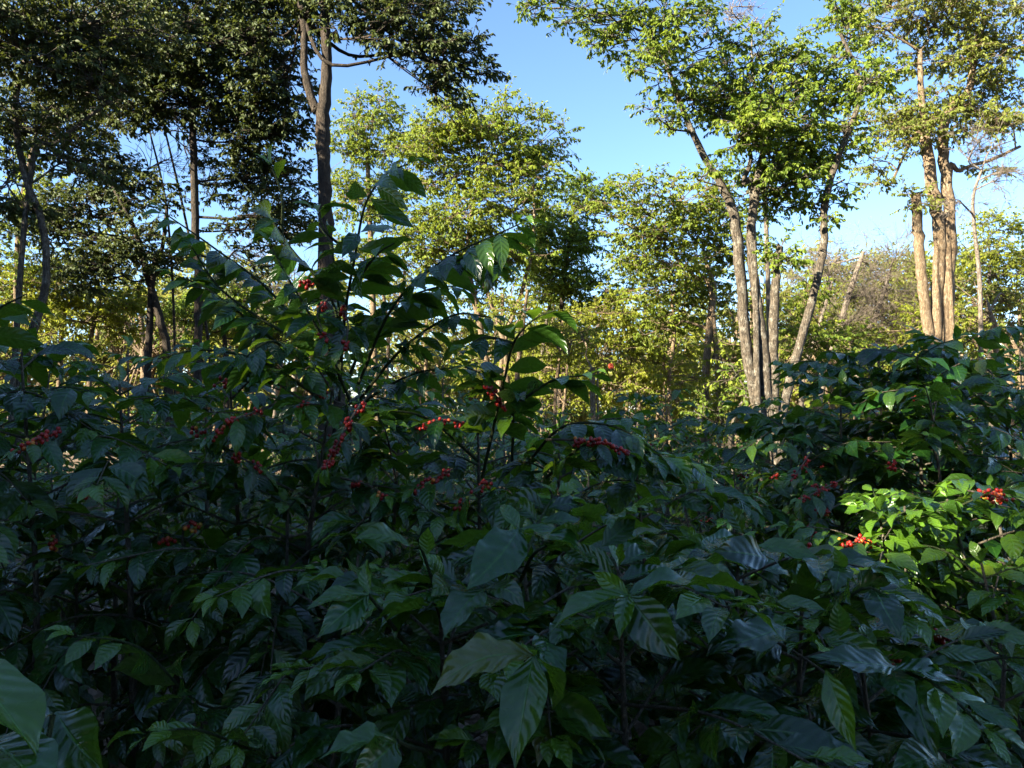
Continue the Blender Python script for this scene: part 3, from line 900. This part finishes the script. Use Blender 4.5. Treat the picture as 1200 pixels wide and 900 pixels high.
# ---- shrubs in the second and third row
mid = [  # base x, y, [(top px, py, D)], label, Lmax, leaf, seed, lod
    ((-1.15, 3.9), [(330, 425, 4.0), (240, 415, 4.0), (420, 440, 4.0)], 'coffee shrub in second row directly behind the tallest coffee shrub', .75, .14, 21, 2),
    ((-2.55, 4.3), [(60, 425, 4.3), (150, 408, 4.4), (-20, 440, 4.2)], 'coffee shrub in the second row in front of the leaning sunlit trunk at left', .75, .14, 22, 2),
    ((-.85, 6.8), [(460, 418, 6.8), (520, 425, 6.8), (410, 430, 6.8)], 'rounded dark coffee bush seen through the gap right of the tallest shoots', .85, .13, 23, 2),
    ((1.05, 5.2), [(770, 505, 5.2), (735, 520, 5.0), (820, 525, 5.4)], 'half-sunlit coffee shrub standing below the sunlit stump post', .65, .13, 24, 2),
    ((1.45, 7.0), [(780, 462, 7.0), (745, 470, 7.0), (830, 490, 7.0)], 'dark coffee bush in front of the orange-lit forked trunk', .75, .13, 25, 2),
    ((1.35, 4.2), [(850, 560, 4.2), (890, 545, 4.4), (800, 580, 4.1)], 'low coffee shrub in the dip at the left foot of the big right-hand shrub', .62, .13, 26, 2),
    ((2.45, 6.6), [(900, 480, 6.6), (950, 470, 6.8), (860, 500, 6.5)], 'coffee shrub hiding the foot of the four-stemmed tree', .75, .13, 27, 2),
    ((4.0, 6.2), [(1150, 420, 6.4), (1195, 408, 6.2), (1110, 430, 6.4)], 'coffee shrub behind the tall rounded one at the right edge', .85, .14, 28, 2),
    ((.25, 4.4), [(640, 520, 4.4), (690, 545, 4.3), (590, 510, 4.5)], 'shaded coffee shrub right behind the long berry row', .65, .13, 29, 2),
    ((-.1, 9.2), [(590, 472, 9.2), (640, 478, 9.2), (545, 470, 9.2)], 'coffee bush at the feet of the thin sunlit trunks in the middle', .8, .13, 30, 2),
    ((1.5, 2.4), [(1180, 720, 2.4), (1130, 760, 2.35)], 'dim coffee shrub below the sunlit one at the lower right edge', .5, .13, 31, 1),
    ((-1.9, 3.3), [(60, 560, 3.3), (140, 540, 3.3)], 'coffee shrub in deep shade at the left between the two nearest left shrubs', .6, .13, 32, 2),
]
for b, tops, label, Lm, lf, sd, lod in mid:
    s = Shrub(b, label, sd, lod)
    rr = np.random.default_rng(sd)
    st = []
    for t in tops:
        T = P(*t); st.append(((T[0] - b[0], T[1] - b[1]), T))
    s.body(st, Lm, lf, .12, .075, .2, .3, .55, .55)
    s.berries(5 if sd in (24, 26, 29, 21) else 0).done()

# further rows: one shrub copied along them, each copy turned and scaled
far_src = Shrub((0, 0), 'x', 40, 3)
far_src.body([((0, 0), (.05, 0, 1.9)), ((.3, .2), (.45, .3, 1.75)), ((-.3, .1), (-.45, .1, 1.7))], .8, .16, .15, .10, .15, .3, .55, .55)
fr = far_src.done(gaps=False)
rr = np.random.default_rng(41)
spots = [(x + rr.uniform(-.3, .3), y + rr.uniform(-.4, .4)) for y, x0, x1, dx in ((9.5, -6, 8.4, 2.0), (12.5, -8, 10.5, 2.4), (16, -10, 12.5, 3.0), (20.5, -13, 16, 3.6)) for x in np.arange(x0, x1, dx)]
for q, (x, y) in enumerate(spots):
    o = fr if q == 0 else copy_tree(fr)
    o.location = (x, y, 0); o.rotation_euler = (0, 0, rr.uniform(0, 6.28)); k = rr.uniform(.8, 1.02); o.scale = (k, k, k * rr.uniform(.85, 1.0))
    tag(o, 'bushy coffee shrub in the rows between and behind the shade tree trunks', 'coffee shrub', 'coffee shrubs in the far rows')

# ------------------------------------------------------------------ trees, left
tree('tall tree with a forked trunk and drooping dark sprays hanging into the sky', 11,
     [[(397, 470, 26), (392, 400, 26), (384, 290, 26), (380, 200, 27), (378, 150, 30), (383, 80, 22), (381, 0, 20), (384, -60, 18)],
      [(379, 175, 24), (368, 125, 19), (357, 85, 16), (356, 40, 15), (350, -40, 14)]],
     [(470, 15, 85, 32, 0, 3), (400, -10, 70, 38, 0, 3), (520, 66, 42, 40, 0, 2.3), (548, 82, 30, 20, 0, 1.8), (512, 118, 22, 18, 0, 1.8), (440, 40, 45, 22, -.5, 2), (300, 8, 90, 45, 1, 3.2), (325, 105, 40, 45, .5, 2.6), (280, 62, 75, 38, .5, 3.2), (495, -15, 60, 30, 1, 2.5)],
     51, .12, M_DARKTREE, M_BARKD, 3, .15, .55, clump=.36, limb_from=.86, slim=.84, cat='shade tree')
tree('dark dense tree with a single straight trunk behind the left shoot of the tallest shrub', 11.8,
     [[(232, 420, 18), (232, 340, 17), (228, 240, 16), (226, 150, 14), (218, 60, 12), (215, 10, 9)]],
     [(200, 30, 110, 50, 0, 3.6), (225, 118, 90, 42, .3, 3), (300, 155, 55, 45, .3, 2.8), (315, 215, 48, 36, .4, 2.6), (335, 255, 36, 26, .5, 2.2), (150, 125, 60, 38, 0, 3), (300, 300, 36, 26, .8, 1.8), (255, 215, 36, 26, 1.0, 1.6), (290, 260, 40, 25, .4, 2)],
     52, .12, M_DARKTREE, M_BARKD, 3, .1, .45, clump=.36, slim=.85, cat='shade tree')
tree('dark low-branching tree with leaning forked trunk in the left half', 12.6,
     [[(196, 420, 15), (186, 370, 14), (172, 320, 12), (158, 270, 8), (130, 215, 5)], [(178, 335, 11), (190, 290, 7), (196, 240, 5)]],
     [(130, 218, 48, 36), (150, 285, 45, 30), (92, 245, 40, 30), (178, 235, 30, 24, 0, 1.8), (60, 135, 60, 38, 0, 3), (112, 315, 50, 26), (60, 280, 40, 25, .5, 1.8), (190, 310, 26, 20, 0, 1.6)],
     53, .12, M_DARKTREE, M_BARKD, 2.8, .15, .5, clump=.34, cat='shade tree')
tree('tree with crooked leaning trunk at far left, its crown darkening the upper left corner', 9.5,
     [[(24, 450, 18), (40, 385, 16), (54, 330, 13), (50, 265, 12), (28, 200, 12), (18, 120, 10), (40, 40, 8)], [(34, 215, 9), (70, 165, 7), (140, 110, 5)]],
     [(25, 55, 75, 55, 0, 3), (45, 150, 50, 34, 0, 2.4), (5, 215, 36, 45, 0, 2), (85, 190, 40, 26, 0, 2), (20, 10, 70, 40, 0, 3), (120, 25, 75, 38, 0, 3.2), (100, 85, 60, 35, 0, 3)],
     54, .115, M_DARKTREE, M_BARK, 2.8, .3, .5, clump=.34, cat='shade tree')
tree('slim tree with sparse yellow-green leaves behind the crooked leaning trunk', 16,
     [[(18, 420, 9), (20, 300, 9), (30, 210, 7), (45, 150, 5)]],
     [(20, 270, 42, 30), (60, 235, 40, 26), (30, 330, 46, 30), (15, 170, 30, 30)], 55, .13, M_TREE, M_BARKW, 1.7, .35, .8, cat='tree')
tree('low bushy tree glowing yellow in the sun between the left trunks', 17,
     [[(70, 440, 9), (72, 390, 8), (80, 350, 6)], [(105, 440, 8), (108, 390, 7), (118, 350, 5)]],
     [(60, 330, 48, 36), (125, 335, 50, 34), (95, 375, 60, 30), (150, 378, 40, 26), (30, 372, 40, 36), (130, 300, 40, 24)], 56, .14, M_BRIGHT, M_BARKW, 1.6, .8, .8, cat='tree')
tree('small green tree just right of the straight dark trunk, half behind the tallest shrub', 19,
     [[(265, 430, 9), (262, 380, 8), (270, 340, 6)]],
     [(255, 365, 42, 26), (215, 378, 36, 26), (300, 372, 40, 24), (340, 392, 44, 24), (275, 335, 30, 18, 0, 1.4)], 57, .14, M_GREENTREE, M_BARKD, 2.2, .25, .8, cat='tree')
bare_tree('dry leafless pale tree glimpsed between the tallest shrub shoots and the forked trunk', 24, [[(322, 440, 7), (318, 360, 6), (312, 310, 4)], [(345, 440, 6), (352, 370, 4), (350, 330, 3)]],
          [(290, 300), (330, 290), (345, 320), (300, 350), (365, 345), (335, 355), (315, 330)], 58, fan=14, ln=1.0)
bare_tree('thin leafless saplings rising into the bright gap left of the straight dark trunk', 13, [[(246, 420, 3.5), (218, 260, 3), (188, 130, 2.2)], [(205, 420, 3), (196, 250, 2.6), (172, 140, 2)]],
          [(175, 130), (205, 140), (215, 170), (188, 190), (225, 150)], 59, M_BARKD, fan=8, ln=.6)

# ------------------------------------------------------------------ trees, middle
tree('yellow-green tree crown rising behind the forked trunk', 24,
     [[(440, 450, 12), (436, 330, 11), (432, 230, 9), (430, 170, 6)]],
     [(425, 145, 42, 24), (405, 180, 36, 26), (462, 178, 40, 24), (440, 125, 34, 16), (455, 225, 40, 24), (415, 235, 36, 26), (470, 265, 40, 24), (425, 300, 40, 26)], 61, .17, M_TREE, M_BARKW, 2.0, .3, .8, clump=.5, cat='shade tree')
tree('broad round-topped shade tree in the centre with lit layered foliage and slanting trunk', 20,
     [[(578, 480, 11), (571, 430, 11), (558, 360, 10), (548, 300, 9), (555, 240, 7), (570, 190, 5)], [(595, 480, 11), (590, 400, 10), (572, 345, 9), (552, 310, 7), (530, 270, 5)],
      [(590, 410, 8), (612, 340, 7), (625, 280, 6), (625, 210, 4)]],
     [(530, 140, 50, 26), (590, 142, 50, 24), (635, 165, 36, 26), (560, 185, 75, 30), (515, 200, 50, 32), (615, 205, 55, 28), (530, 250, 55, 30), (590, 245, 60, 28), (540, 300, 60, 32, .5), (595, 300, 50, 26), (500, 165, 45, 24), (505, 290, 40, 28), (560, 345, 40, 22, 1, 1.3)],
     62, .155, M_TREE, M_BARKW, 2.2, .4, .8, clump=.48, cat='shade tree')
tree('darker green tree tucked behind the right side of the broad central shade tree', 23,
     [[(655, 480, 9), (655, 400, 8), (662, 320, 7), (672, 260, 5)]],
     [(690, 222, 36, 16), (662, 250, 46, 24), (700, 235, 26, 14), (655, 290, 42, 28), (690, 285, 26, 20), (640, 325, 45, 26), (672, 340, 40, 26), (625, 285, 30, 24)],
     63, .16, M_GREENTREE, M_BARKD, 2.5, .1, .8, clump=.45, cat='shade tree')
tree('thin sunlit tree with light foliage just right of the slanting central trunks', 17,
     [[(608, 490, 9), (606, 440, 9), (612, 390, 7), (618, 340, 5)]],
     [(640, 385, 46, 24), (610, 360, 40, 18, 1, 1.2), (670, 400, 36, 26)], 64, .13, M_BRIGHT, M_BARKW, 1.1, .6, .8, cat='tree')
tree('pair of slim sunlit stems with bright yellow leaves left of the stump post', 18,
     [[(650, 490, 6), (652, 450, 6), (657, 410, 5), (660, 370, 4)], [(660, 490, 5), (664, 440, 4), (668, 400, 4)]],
     [(640, 430, 36, 22, 1.5), (690, 385, 42, 26, 1.5), (715, 365, 40, 26, 1.5), (660, 460, 40, 20, 2), (720, 405, 36, 26, 1.5)], 65, .135, M_BRIGHT, M_BARKW, 1.1, .9, .8, cat='tree')  # strong young tint paints in the sunny glow of these leaves
tree('lopped tree post of bare orange bark with a small red flower above it', 14,
     [[(696, 520, 10), (695, 470, 9.5), (694, 432, 9)], [(701, 500, 4), (700, 460, 4), (701, 431, 3.5)]], [(682, 395, 14, 10, .5, .5)], 66, .1, M_TREE, M_BARKW, 1.0, .5, 1, name='tree_stump', cat='tree stump')
fl = Leaves(); fc = P(716, 429, 14)
for a in np.arange(0, 6.28, .55):
    fl.put(fc, np.array([math.cos(a), .25 * math.sin(a * 3), math.sin(a)]), np.array([0, -1, .3]), .06, .6, .3, .2, .5)
ft = Tubes(); ft.path(spline([P(697, 436, 14), P(708, 434, 14), fc], 4), np.linspace(.012, .006, 9), 5)
flo = empty('flower', P(697, 436, 14)); tag(flo, 'small red-orange blossom on a short stalk beside the lopped post', 'flower')


def plain(name, c, rough=.6):
    m, nt, out = new_mat(name)
    n_ = N(nt)
    nz = n_('TexNoise', {'Scale': 25.0}).outputs['Fac']
    p_ = n_('BsdfPrincipled', {'Base Color': n_.mix(nz, col(*[x * .7 for x in c]), col(*c)), 'Roughness': rough})
    nt.links.new(p_.outputs[0], out.inputs[0])
    return m


fl.build('petal', plain('red_petal', (.55, .07, .02)), flo, P(697, 436, 14), 4, 2, OVAL, gaps=False)
ft.build('stalk', M_GREENSTEM, flo, P(697, 436, 14))

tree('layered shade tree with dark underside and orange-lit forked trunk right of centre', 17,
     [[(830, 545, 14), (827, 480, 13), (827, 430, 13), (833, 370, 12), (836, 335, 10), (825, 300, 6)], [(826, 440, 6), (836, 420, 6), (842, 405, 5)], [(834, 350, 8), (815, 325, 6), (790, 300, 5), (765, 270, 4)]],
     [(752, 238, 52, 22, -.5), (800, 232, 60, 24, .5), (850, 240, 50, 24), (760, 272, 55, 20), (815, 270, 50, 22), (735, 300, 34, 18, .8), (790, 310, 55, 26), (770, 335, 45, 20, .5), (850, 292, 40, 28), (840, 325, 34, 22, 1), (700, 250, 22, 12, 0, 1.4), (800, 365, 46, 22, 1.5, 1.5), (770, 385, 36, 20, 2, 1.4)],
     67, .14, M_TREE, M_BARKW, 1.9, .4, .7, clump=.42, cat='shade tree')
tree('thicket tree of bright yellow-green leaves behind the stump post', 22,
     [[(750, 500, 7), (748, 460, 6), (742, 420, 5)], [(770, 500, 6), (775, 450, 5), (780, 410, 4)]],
     [(740, 420, 50, 30), (780, 430, 46, 30), (715, 450, 44, 24), (760, 465, 50, 20), (690, 420, 34, 28), (745, 375, 42, 22), (800, 460, 36, 24), (790, 400, 36, 22), (715, 340, 30, 22, 2)], 68, .165, M_BRIGHT, M_BARKW, 1.2, .9, .8, clump=.45, cat='tree')  # young tint set high so the thicket looks lit through

# ------------------------------------------------------------------ trees, right
tree('four-stemmed shade tree with grey-barked trunks spreading from one foot', 12,
     [[(893, 510, 26), (886, 470, 25), (874, 400, 24), (868, 330, 23), (862, 262, 22), (848, 222, 17), (818, 170, 14), (795, 115, 11), (775, 62, 8), (745, 20, 6)],
      [(903, 510, 24), (900, 470, 24), (893, 400, 22), (884, 330, 20), (880, 280, 19), (884, 240, 18), (889, 205, 15), (900, 150, 10), (905, 100, 7)],
      [(908, 505, 24), (907, 460, 23), (906, 390, 21), (909, 330, 18), (914, 290, 15)],
      [(914, 510, 22), (922, 460, 21), (938, 400, 18), (955, 340, 17), (966, 285, 16), (966, 240, 15), (980, 190, 13), (996, 150, 11), (1008, 110, 11), (1003, 80, 9), (985, 40, 6)],
      [(882, 245, 12), (872, 215, 11), (880, 185, 9), (872, 150, 5)]],
     [(612, 16, 26, 9, 0, 1.3), (640, 10, 48, 10, 0, 1.6), (690, 18, 45, 16, 0, 1.8), (735, 38, 58, 26), (795, 20, 55, 28), (775, 78, 42, 22), (835, 55, 26, 20), (820, 118, 48, 26), (885, 62, 44, 22), (870, 105, 60, 26), (915, 130, 50, 28), (862, 158, 42, 26),
      (900, 175, 55, 30), (772, 140, 26, 14), (920, 215, 40, 26), (965, 110, 46, 26, .8, 2.6), (990, 66, 34, 28), (1015, 95, 46, 20), (955, 155, 46, 24, .8, 2.4), (1000, 165, 45, 16, 0, 1.5), (945, 195, 42, 22, .6), (990, 210, 44, 13, 0, 1.3), (965, 235, 30, 12, 0, 1.2), (818, 208, 22, 12), (960, 255, 30, 14, 0, 1), (990, 25, 40, 20), (700, 50, 26, 12, 0, 1.3), (905, 235, 34, 20, .6), (914, 296, 10, 20, -.15, 4.5), (930, 75, 40, 22, .3), (880, 130, 60, 30, .4), (925, 180, 44, 26, .4)],
     71, .125, M_GREENTREE, M_BARK, 2.2, .6, .6, clump=.34, slim=.82, cat='shade tree')
bare_tree('tiny leafless twig top sticking up above the four-stemmed tree', 14.5, [[(902, 420, 6), (895, 200, 5), (882, 80, 3), (881, 40, 2)]], [(872, 22), (888, 20), (881, 8)], 72, fan=7, ln=.35)
tree('group of three straight pale trunks from one foot with airy golden crown at right', 18,
     [[(1093, 450, 18), (1090, 410, 18), (1080, 330, 17), (1076, 270, 17), (1073, 228, 16)],
      [(1098, 450, 22), (1096, 405, 20), (1100, 330, 20), (1100, 270, 21), (1092, 215, 20), (1084, 160, 18), (1080, 120, 12), (1078, 60, 8)],
      [(1106, 450, 22), (1107, 405, 21), (1112, 330, 21), (1114, 280, 20), (1110, 220, 20), (1105, 165, 18), (1112, 130, 14), (1135, 105, 13), (1142, 65, 12), (1155, 20, 9)],
      [(1111, 225, 10), (1125, 200, 7), (1160, 188, 6), (1195, 172, 5)], [(1105, 165, 9), (1090, 153, 8), (1072, 158, 6), (1060, 180, 5), (1045, 215, 4)]],
     [(1050, 22, 60, 20), (1095, 15, 60, 22), (1155, 20, 50, 24), (1110, 60, 48, 26), (1165, 62, 40, 24), (1070, 75, 40, 16, 0, 1.4), (1085, 125, 58, 22), (1040, 140, 44, 16), (1140, 125, 46, 22), (1055, 165, 45, 13, 0, 1.4), (1020, 185, 40, 10, 0, 1.2), (1180, 130, 34, 20), (1190, 90, 30, 30, 0, 1.2), (1100, 150, 46, 14), (1160, 155, 44, 12, 0, 1.3), (1025, 215, 34, 10, 0, 1), (1005, 30, 30, 16, 0, 1.3), (1160, 195, 30, 10, 0, .7), (1072, 236, 14, 14, -.2, 3.5)],
     73, .145, M_OLIVE, M_BARKW, 2.2, .35, .8, clump=.42, cat='shade tree')
bare_tree('dry twiggy bare branches reaching out right of the three straight trunks', 17, [[(1150, 450, 6), (1148, 330, 5), (1140, 240, 4), (1150, 200, 3)]], [(1185, 165), (1160, 150), (1195, 200), (1140, 175), (1165, 215), (1125, 235)], 74, fan=9, ln=.6)
bare_tree('large leaning dry tree of pale grey bare branches between the two right trunk groups', 22, [[(960, 470, 8), (985, 380, 7), (1000, 330, 6), (1012, 295, 4)], [(1005, 430, 6), (1030, 360, 5), (1042, 320, 4)], [(940, 450, 6), (958, 390, 5), (975, 330, 3)]],
          [(985, 300), (1015, 310), (1035, 330), (1050, 300), (1000, 350), (1060, 345), (970, 330), (1030, 370), (1045, 385), (990, 385), (1020, 345), (955, 300)], 75, fan=20, ln=1.0)
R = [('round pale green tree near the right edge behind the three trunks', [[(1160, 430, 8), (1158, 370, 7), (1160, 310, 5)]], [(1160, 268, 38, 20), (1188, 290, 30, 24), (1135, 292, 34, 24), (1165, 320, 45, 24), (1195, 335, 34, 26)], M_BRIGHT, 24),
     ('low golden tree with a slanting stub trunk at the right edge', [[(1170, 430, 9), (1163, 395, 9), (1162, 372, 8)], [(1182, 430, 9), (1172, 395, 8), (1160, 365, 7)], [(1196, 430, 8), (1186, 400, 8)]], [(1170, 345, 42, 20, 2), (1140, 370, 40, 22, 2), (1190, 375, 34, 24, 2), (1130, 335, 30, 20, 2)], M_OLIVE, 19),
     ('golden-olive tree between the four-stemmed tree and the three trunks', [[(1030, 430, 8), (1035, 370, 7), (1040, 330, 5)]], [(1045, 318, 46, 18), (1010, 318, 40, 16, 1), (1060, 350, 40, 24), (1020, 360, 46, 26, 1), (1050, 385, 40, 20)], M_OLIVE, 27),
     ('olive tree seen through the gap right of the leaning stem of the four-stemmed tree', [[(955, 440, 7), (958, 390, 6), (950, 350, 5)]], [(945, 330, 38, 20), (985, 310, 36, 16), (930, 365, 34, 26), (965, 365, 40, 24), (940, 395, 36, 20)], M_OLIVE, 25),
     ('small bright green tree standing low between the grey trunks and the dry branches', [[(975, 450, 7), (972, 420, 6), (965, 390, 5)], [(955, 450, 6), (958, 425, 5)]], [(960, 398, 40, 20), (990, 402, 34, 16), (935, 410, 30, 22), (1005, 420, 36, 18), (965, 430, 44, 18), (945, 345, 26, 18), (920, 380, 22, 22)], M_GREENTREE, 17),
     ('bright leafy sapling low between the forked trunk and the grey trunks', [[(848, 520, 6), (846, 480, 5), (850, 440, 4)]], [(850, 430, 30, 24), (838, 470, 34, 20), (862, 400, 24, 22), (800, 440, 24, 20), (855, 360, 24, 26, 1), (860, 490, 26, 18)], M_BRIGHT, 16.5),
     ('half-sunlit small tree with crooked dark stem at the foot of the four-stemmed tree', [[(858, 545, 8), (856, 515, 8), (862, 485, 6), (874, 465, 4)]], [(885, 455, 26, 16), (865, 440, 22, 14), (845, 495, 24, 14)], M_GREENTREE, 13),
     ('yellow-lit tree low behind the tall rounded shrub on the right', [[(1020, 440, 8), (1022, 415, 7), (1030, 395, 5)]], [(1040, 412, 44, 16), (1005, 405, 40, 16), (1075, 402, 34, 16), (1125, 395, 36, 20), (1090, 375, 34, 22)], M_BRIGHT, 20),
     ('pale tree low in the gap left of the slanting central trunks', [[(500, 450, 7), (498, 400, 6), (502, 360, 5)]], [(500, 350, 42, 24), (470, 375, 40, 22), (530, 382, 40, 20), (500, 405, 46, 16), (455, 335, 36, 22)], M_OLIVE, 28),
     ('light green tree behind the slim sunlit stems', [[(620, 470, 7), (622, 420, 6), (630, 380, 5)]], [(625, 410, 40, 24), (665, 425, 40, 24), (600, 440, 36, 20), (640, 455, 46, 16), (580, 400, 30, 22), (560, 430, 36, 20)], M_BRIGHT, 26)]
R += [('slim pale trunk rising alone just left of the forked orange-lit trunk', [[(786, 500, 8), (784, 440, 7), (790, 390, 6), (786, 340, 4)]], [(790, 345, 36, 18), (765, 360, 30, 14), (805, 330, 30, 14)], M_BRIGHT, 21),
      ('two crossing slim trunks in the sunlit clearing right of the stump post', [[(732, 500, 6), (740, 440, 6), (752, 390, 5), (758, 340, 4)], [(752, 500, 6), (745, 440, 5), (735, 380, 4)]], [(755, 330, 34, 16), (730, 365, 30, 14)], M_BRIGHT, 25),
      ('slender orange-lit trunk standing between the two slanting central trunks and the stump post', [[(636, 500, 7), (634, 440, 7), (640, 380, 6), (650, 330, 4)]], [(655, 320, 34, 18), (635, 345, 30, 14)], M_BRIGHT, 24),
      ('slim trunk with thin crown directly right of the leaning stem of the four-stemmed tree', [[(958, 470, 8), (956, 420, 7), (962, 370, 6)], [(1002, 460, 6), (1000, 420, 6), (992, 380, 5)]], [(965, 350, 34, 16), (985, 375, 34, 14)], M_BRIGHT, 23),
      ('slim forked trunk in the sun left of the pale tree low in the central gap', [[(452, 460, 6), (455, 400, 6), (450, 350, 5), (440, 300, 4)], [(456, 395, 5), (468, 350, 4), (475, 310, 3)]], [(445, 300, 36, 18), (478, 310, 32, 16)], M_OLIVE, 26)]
for q, (lab, trs, bl, mt, D) in enumerate(R):
    tree(lab, D, trs, bl, 80 + q, .12 + .0022 * (D - 10), mt, M_BARKW if q % 3 else M_BARK, 1.35, .7, .8, clump=.35 + .008 * D, cat='tree')  # high young tint stands in for light glowing through the low crowns

# ------------------------------------------------------------------ far woods: one mass behind everything
r = np.random.default_rng(91)
wl, wt = Leaves(), Tubes()
for q in range(230):
    x, y = r.uniform(-48, 50), r.uniform(31, 62)
    Ht = r.uniform(5.5, 9.0) * (1.0 if x > -8 else 1.15)
    wt.path(spline([[x, y, -.1], [x + r.normal(0, .3), y, Ht * .4], [x + r.normal(0, .5), y, Ht * .8]], 4), np.linspace(.22, .07, 9), 6)
    for b in range(5):
        c = np.array([x + r.normal(0, 1.3), y + r.normal(0, 1.2), Ht * r.uniform(.12, .95)])
        fill_blob(wl, wt, r, c, np.array([1.9, 1.6, 1.0]), np.array([x, y, Ht * .5]), 190, .40, young=.4, clump_r=.7, per=4, r0=.05)
wood = empty('woods', (0, 45, 0)); tag(wood, 'far woodland closing the view behind the plantation', 'woods', kind='stuff')
wl.build('foliage', M_OLIVE, wood, (0, 45, 0), 2, 2, OVAL, 91, gaps=False)
wt.build('trunk', M_BARKW, wood, (0, 45, 0))

# unseen wood added left and behind, its heights set to shade the shrubs
r = np.random.default_rng(95)
wl, wt = Leaves(), Tubes()
for q in range(215):
    if q < 150:
        x, y = r.uniform(-23, -13.5), r.uniform(-14, 9.5)
        top = np.interp(y, [-14, -3.5, -1, 1.5, 3, 6, 9.5], [16.0, 16.3, 13.6, 12.0, 11.0, 10.0, 8.5])
    else:
        x, y = r.uniform(-16, 16), r.uniform(-19, -11)
        top = 10.0  # extra trees behind the camera, added to darken the foreground
    Ht = top * r.uniform(.82, 1.0)
    tp = spline([[x, y, -.1], [x + r.normal(0, .2), y, Ht * .4], [x + r.normal(0, .4), y, Ht * .85]], 6)
    if in_gap(tp, .5, 4).any(): continue
    wt.path(tp, np.linspace(.2, .06, len(tp)), 6)
    for b in range(6):
        c = np.array([x + r.normal(0, 1.1), y + r.normal(0, 1.0), Ht * r.uniform(.12, .93)])
        fill_blob(wl, wt, r, c, np.array([1.6, 1.6, 1.1]), np.array([x, y, c[2] * .8]), 260, .36, young=.2, clump_r=.6, per=4, r0=.04)
wood = empty('woods', (-18, -4, 0)); tag(wood, 'dense dark wood added out of view at left and behind to shade the shrubs', 'woods', kind='stuff')
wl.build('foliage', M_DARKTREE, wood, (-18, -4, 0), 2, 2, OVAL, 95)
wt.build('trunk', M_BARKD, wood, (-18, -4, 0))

# ------------------------------------------------------------------ light, sky, camera
w = bpy.data.worlds.new('World'); sc.world = w; w.use_nodes = True
nt = w.node_tree
sky = nt.nodes.new('ShaderNodeTexSky')
sky.sky_type = 'NISHITA'; sky.sun_disc = False
sky.sun_elevation = SUN_EL; sky.sun_rotation = math.atan2(SUN[0], SUN[1])
sky.altitude = 900; sky.air_density = 1.0; sky.dust_density = .7; sky.ozone_density = 4.4
bg = nt.nodes['Background']; bg.inputs[1].default_value = 0.059
nt.links.new(sky.outputs[0], bg.inputs[0])
sl = bpy.data.lights.new('sun', 'SUN'); sl.energy = 5.0; sl.angle = rad(.5); sl.color = (1.0, .91, .71)
so = bpy.data.objects.new('sun', sl); C.objects.link(so)
so.rotation_euler = Vector(SUN).to_track_quat('Z', 'Y').to_euler()

cd = bpy.data.cameras.new('camera'); cam = bpy.data.objects.new('camera', cd); C.objects.link(cam)
cam.location = tuple(CAM); cam.rotation_euler = (math.pi / 2 + PITCH, 0, 0)
cd.sensor_width = 36; cd.sensor_fit = 'HORIZONTAL'; cd.lens = FPX / 1200 * 36
cd.clip_start = .05; cd.clip_end = 3000
sc.camera = cam
v = sc.view_settings
v.view_transform = 'Standard'; v.look = 'None'; v.exposure = 2.75; v.gamma = 1; v.use_curve_mapping = False
cy = sc.cycles
cy.max_bounces = 6; cy.diffuse_bounces = 3; cy.glossy_bounces = 2; cy.transmission_bounces = 4; cy.transparent_max_bounces = 4
cy.sample_clamp_indirect = 6; cy.use_denoising = True
cy.caustics_reflective = cy.caustics_refractive = False
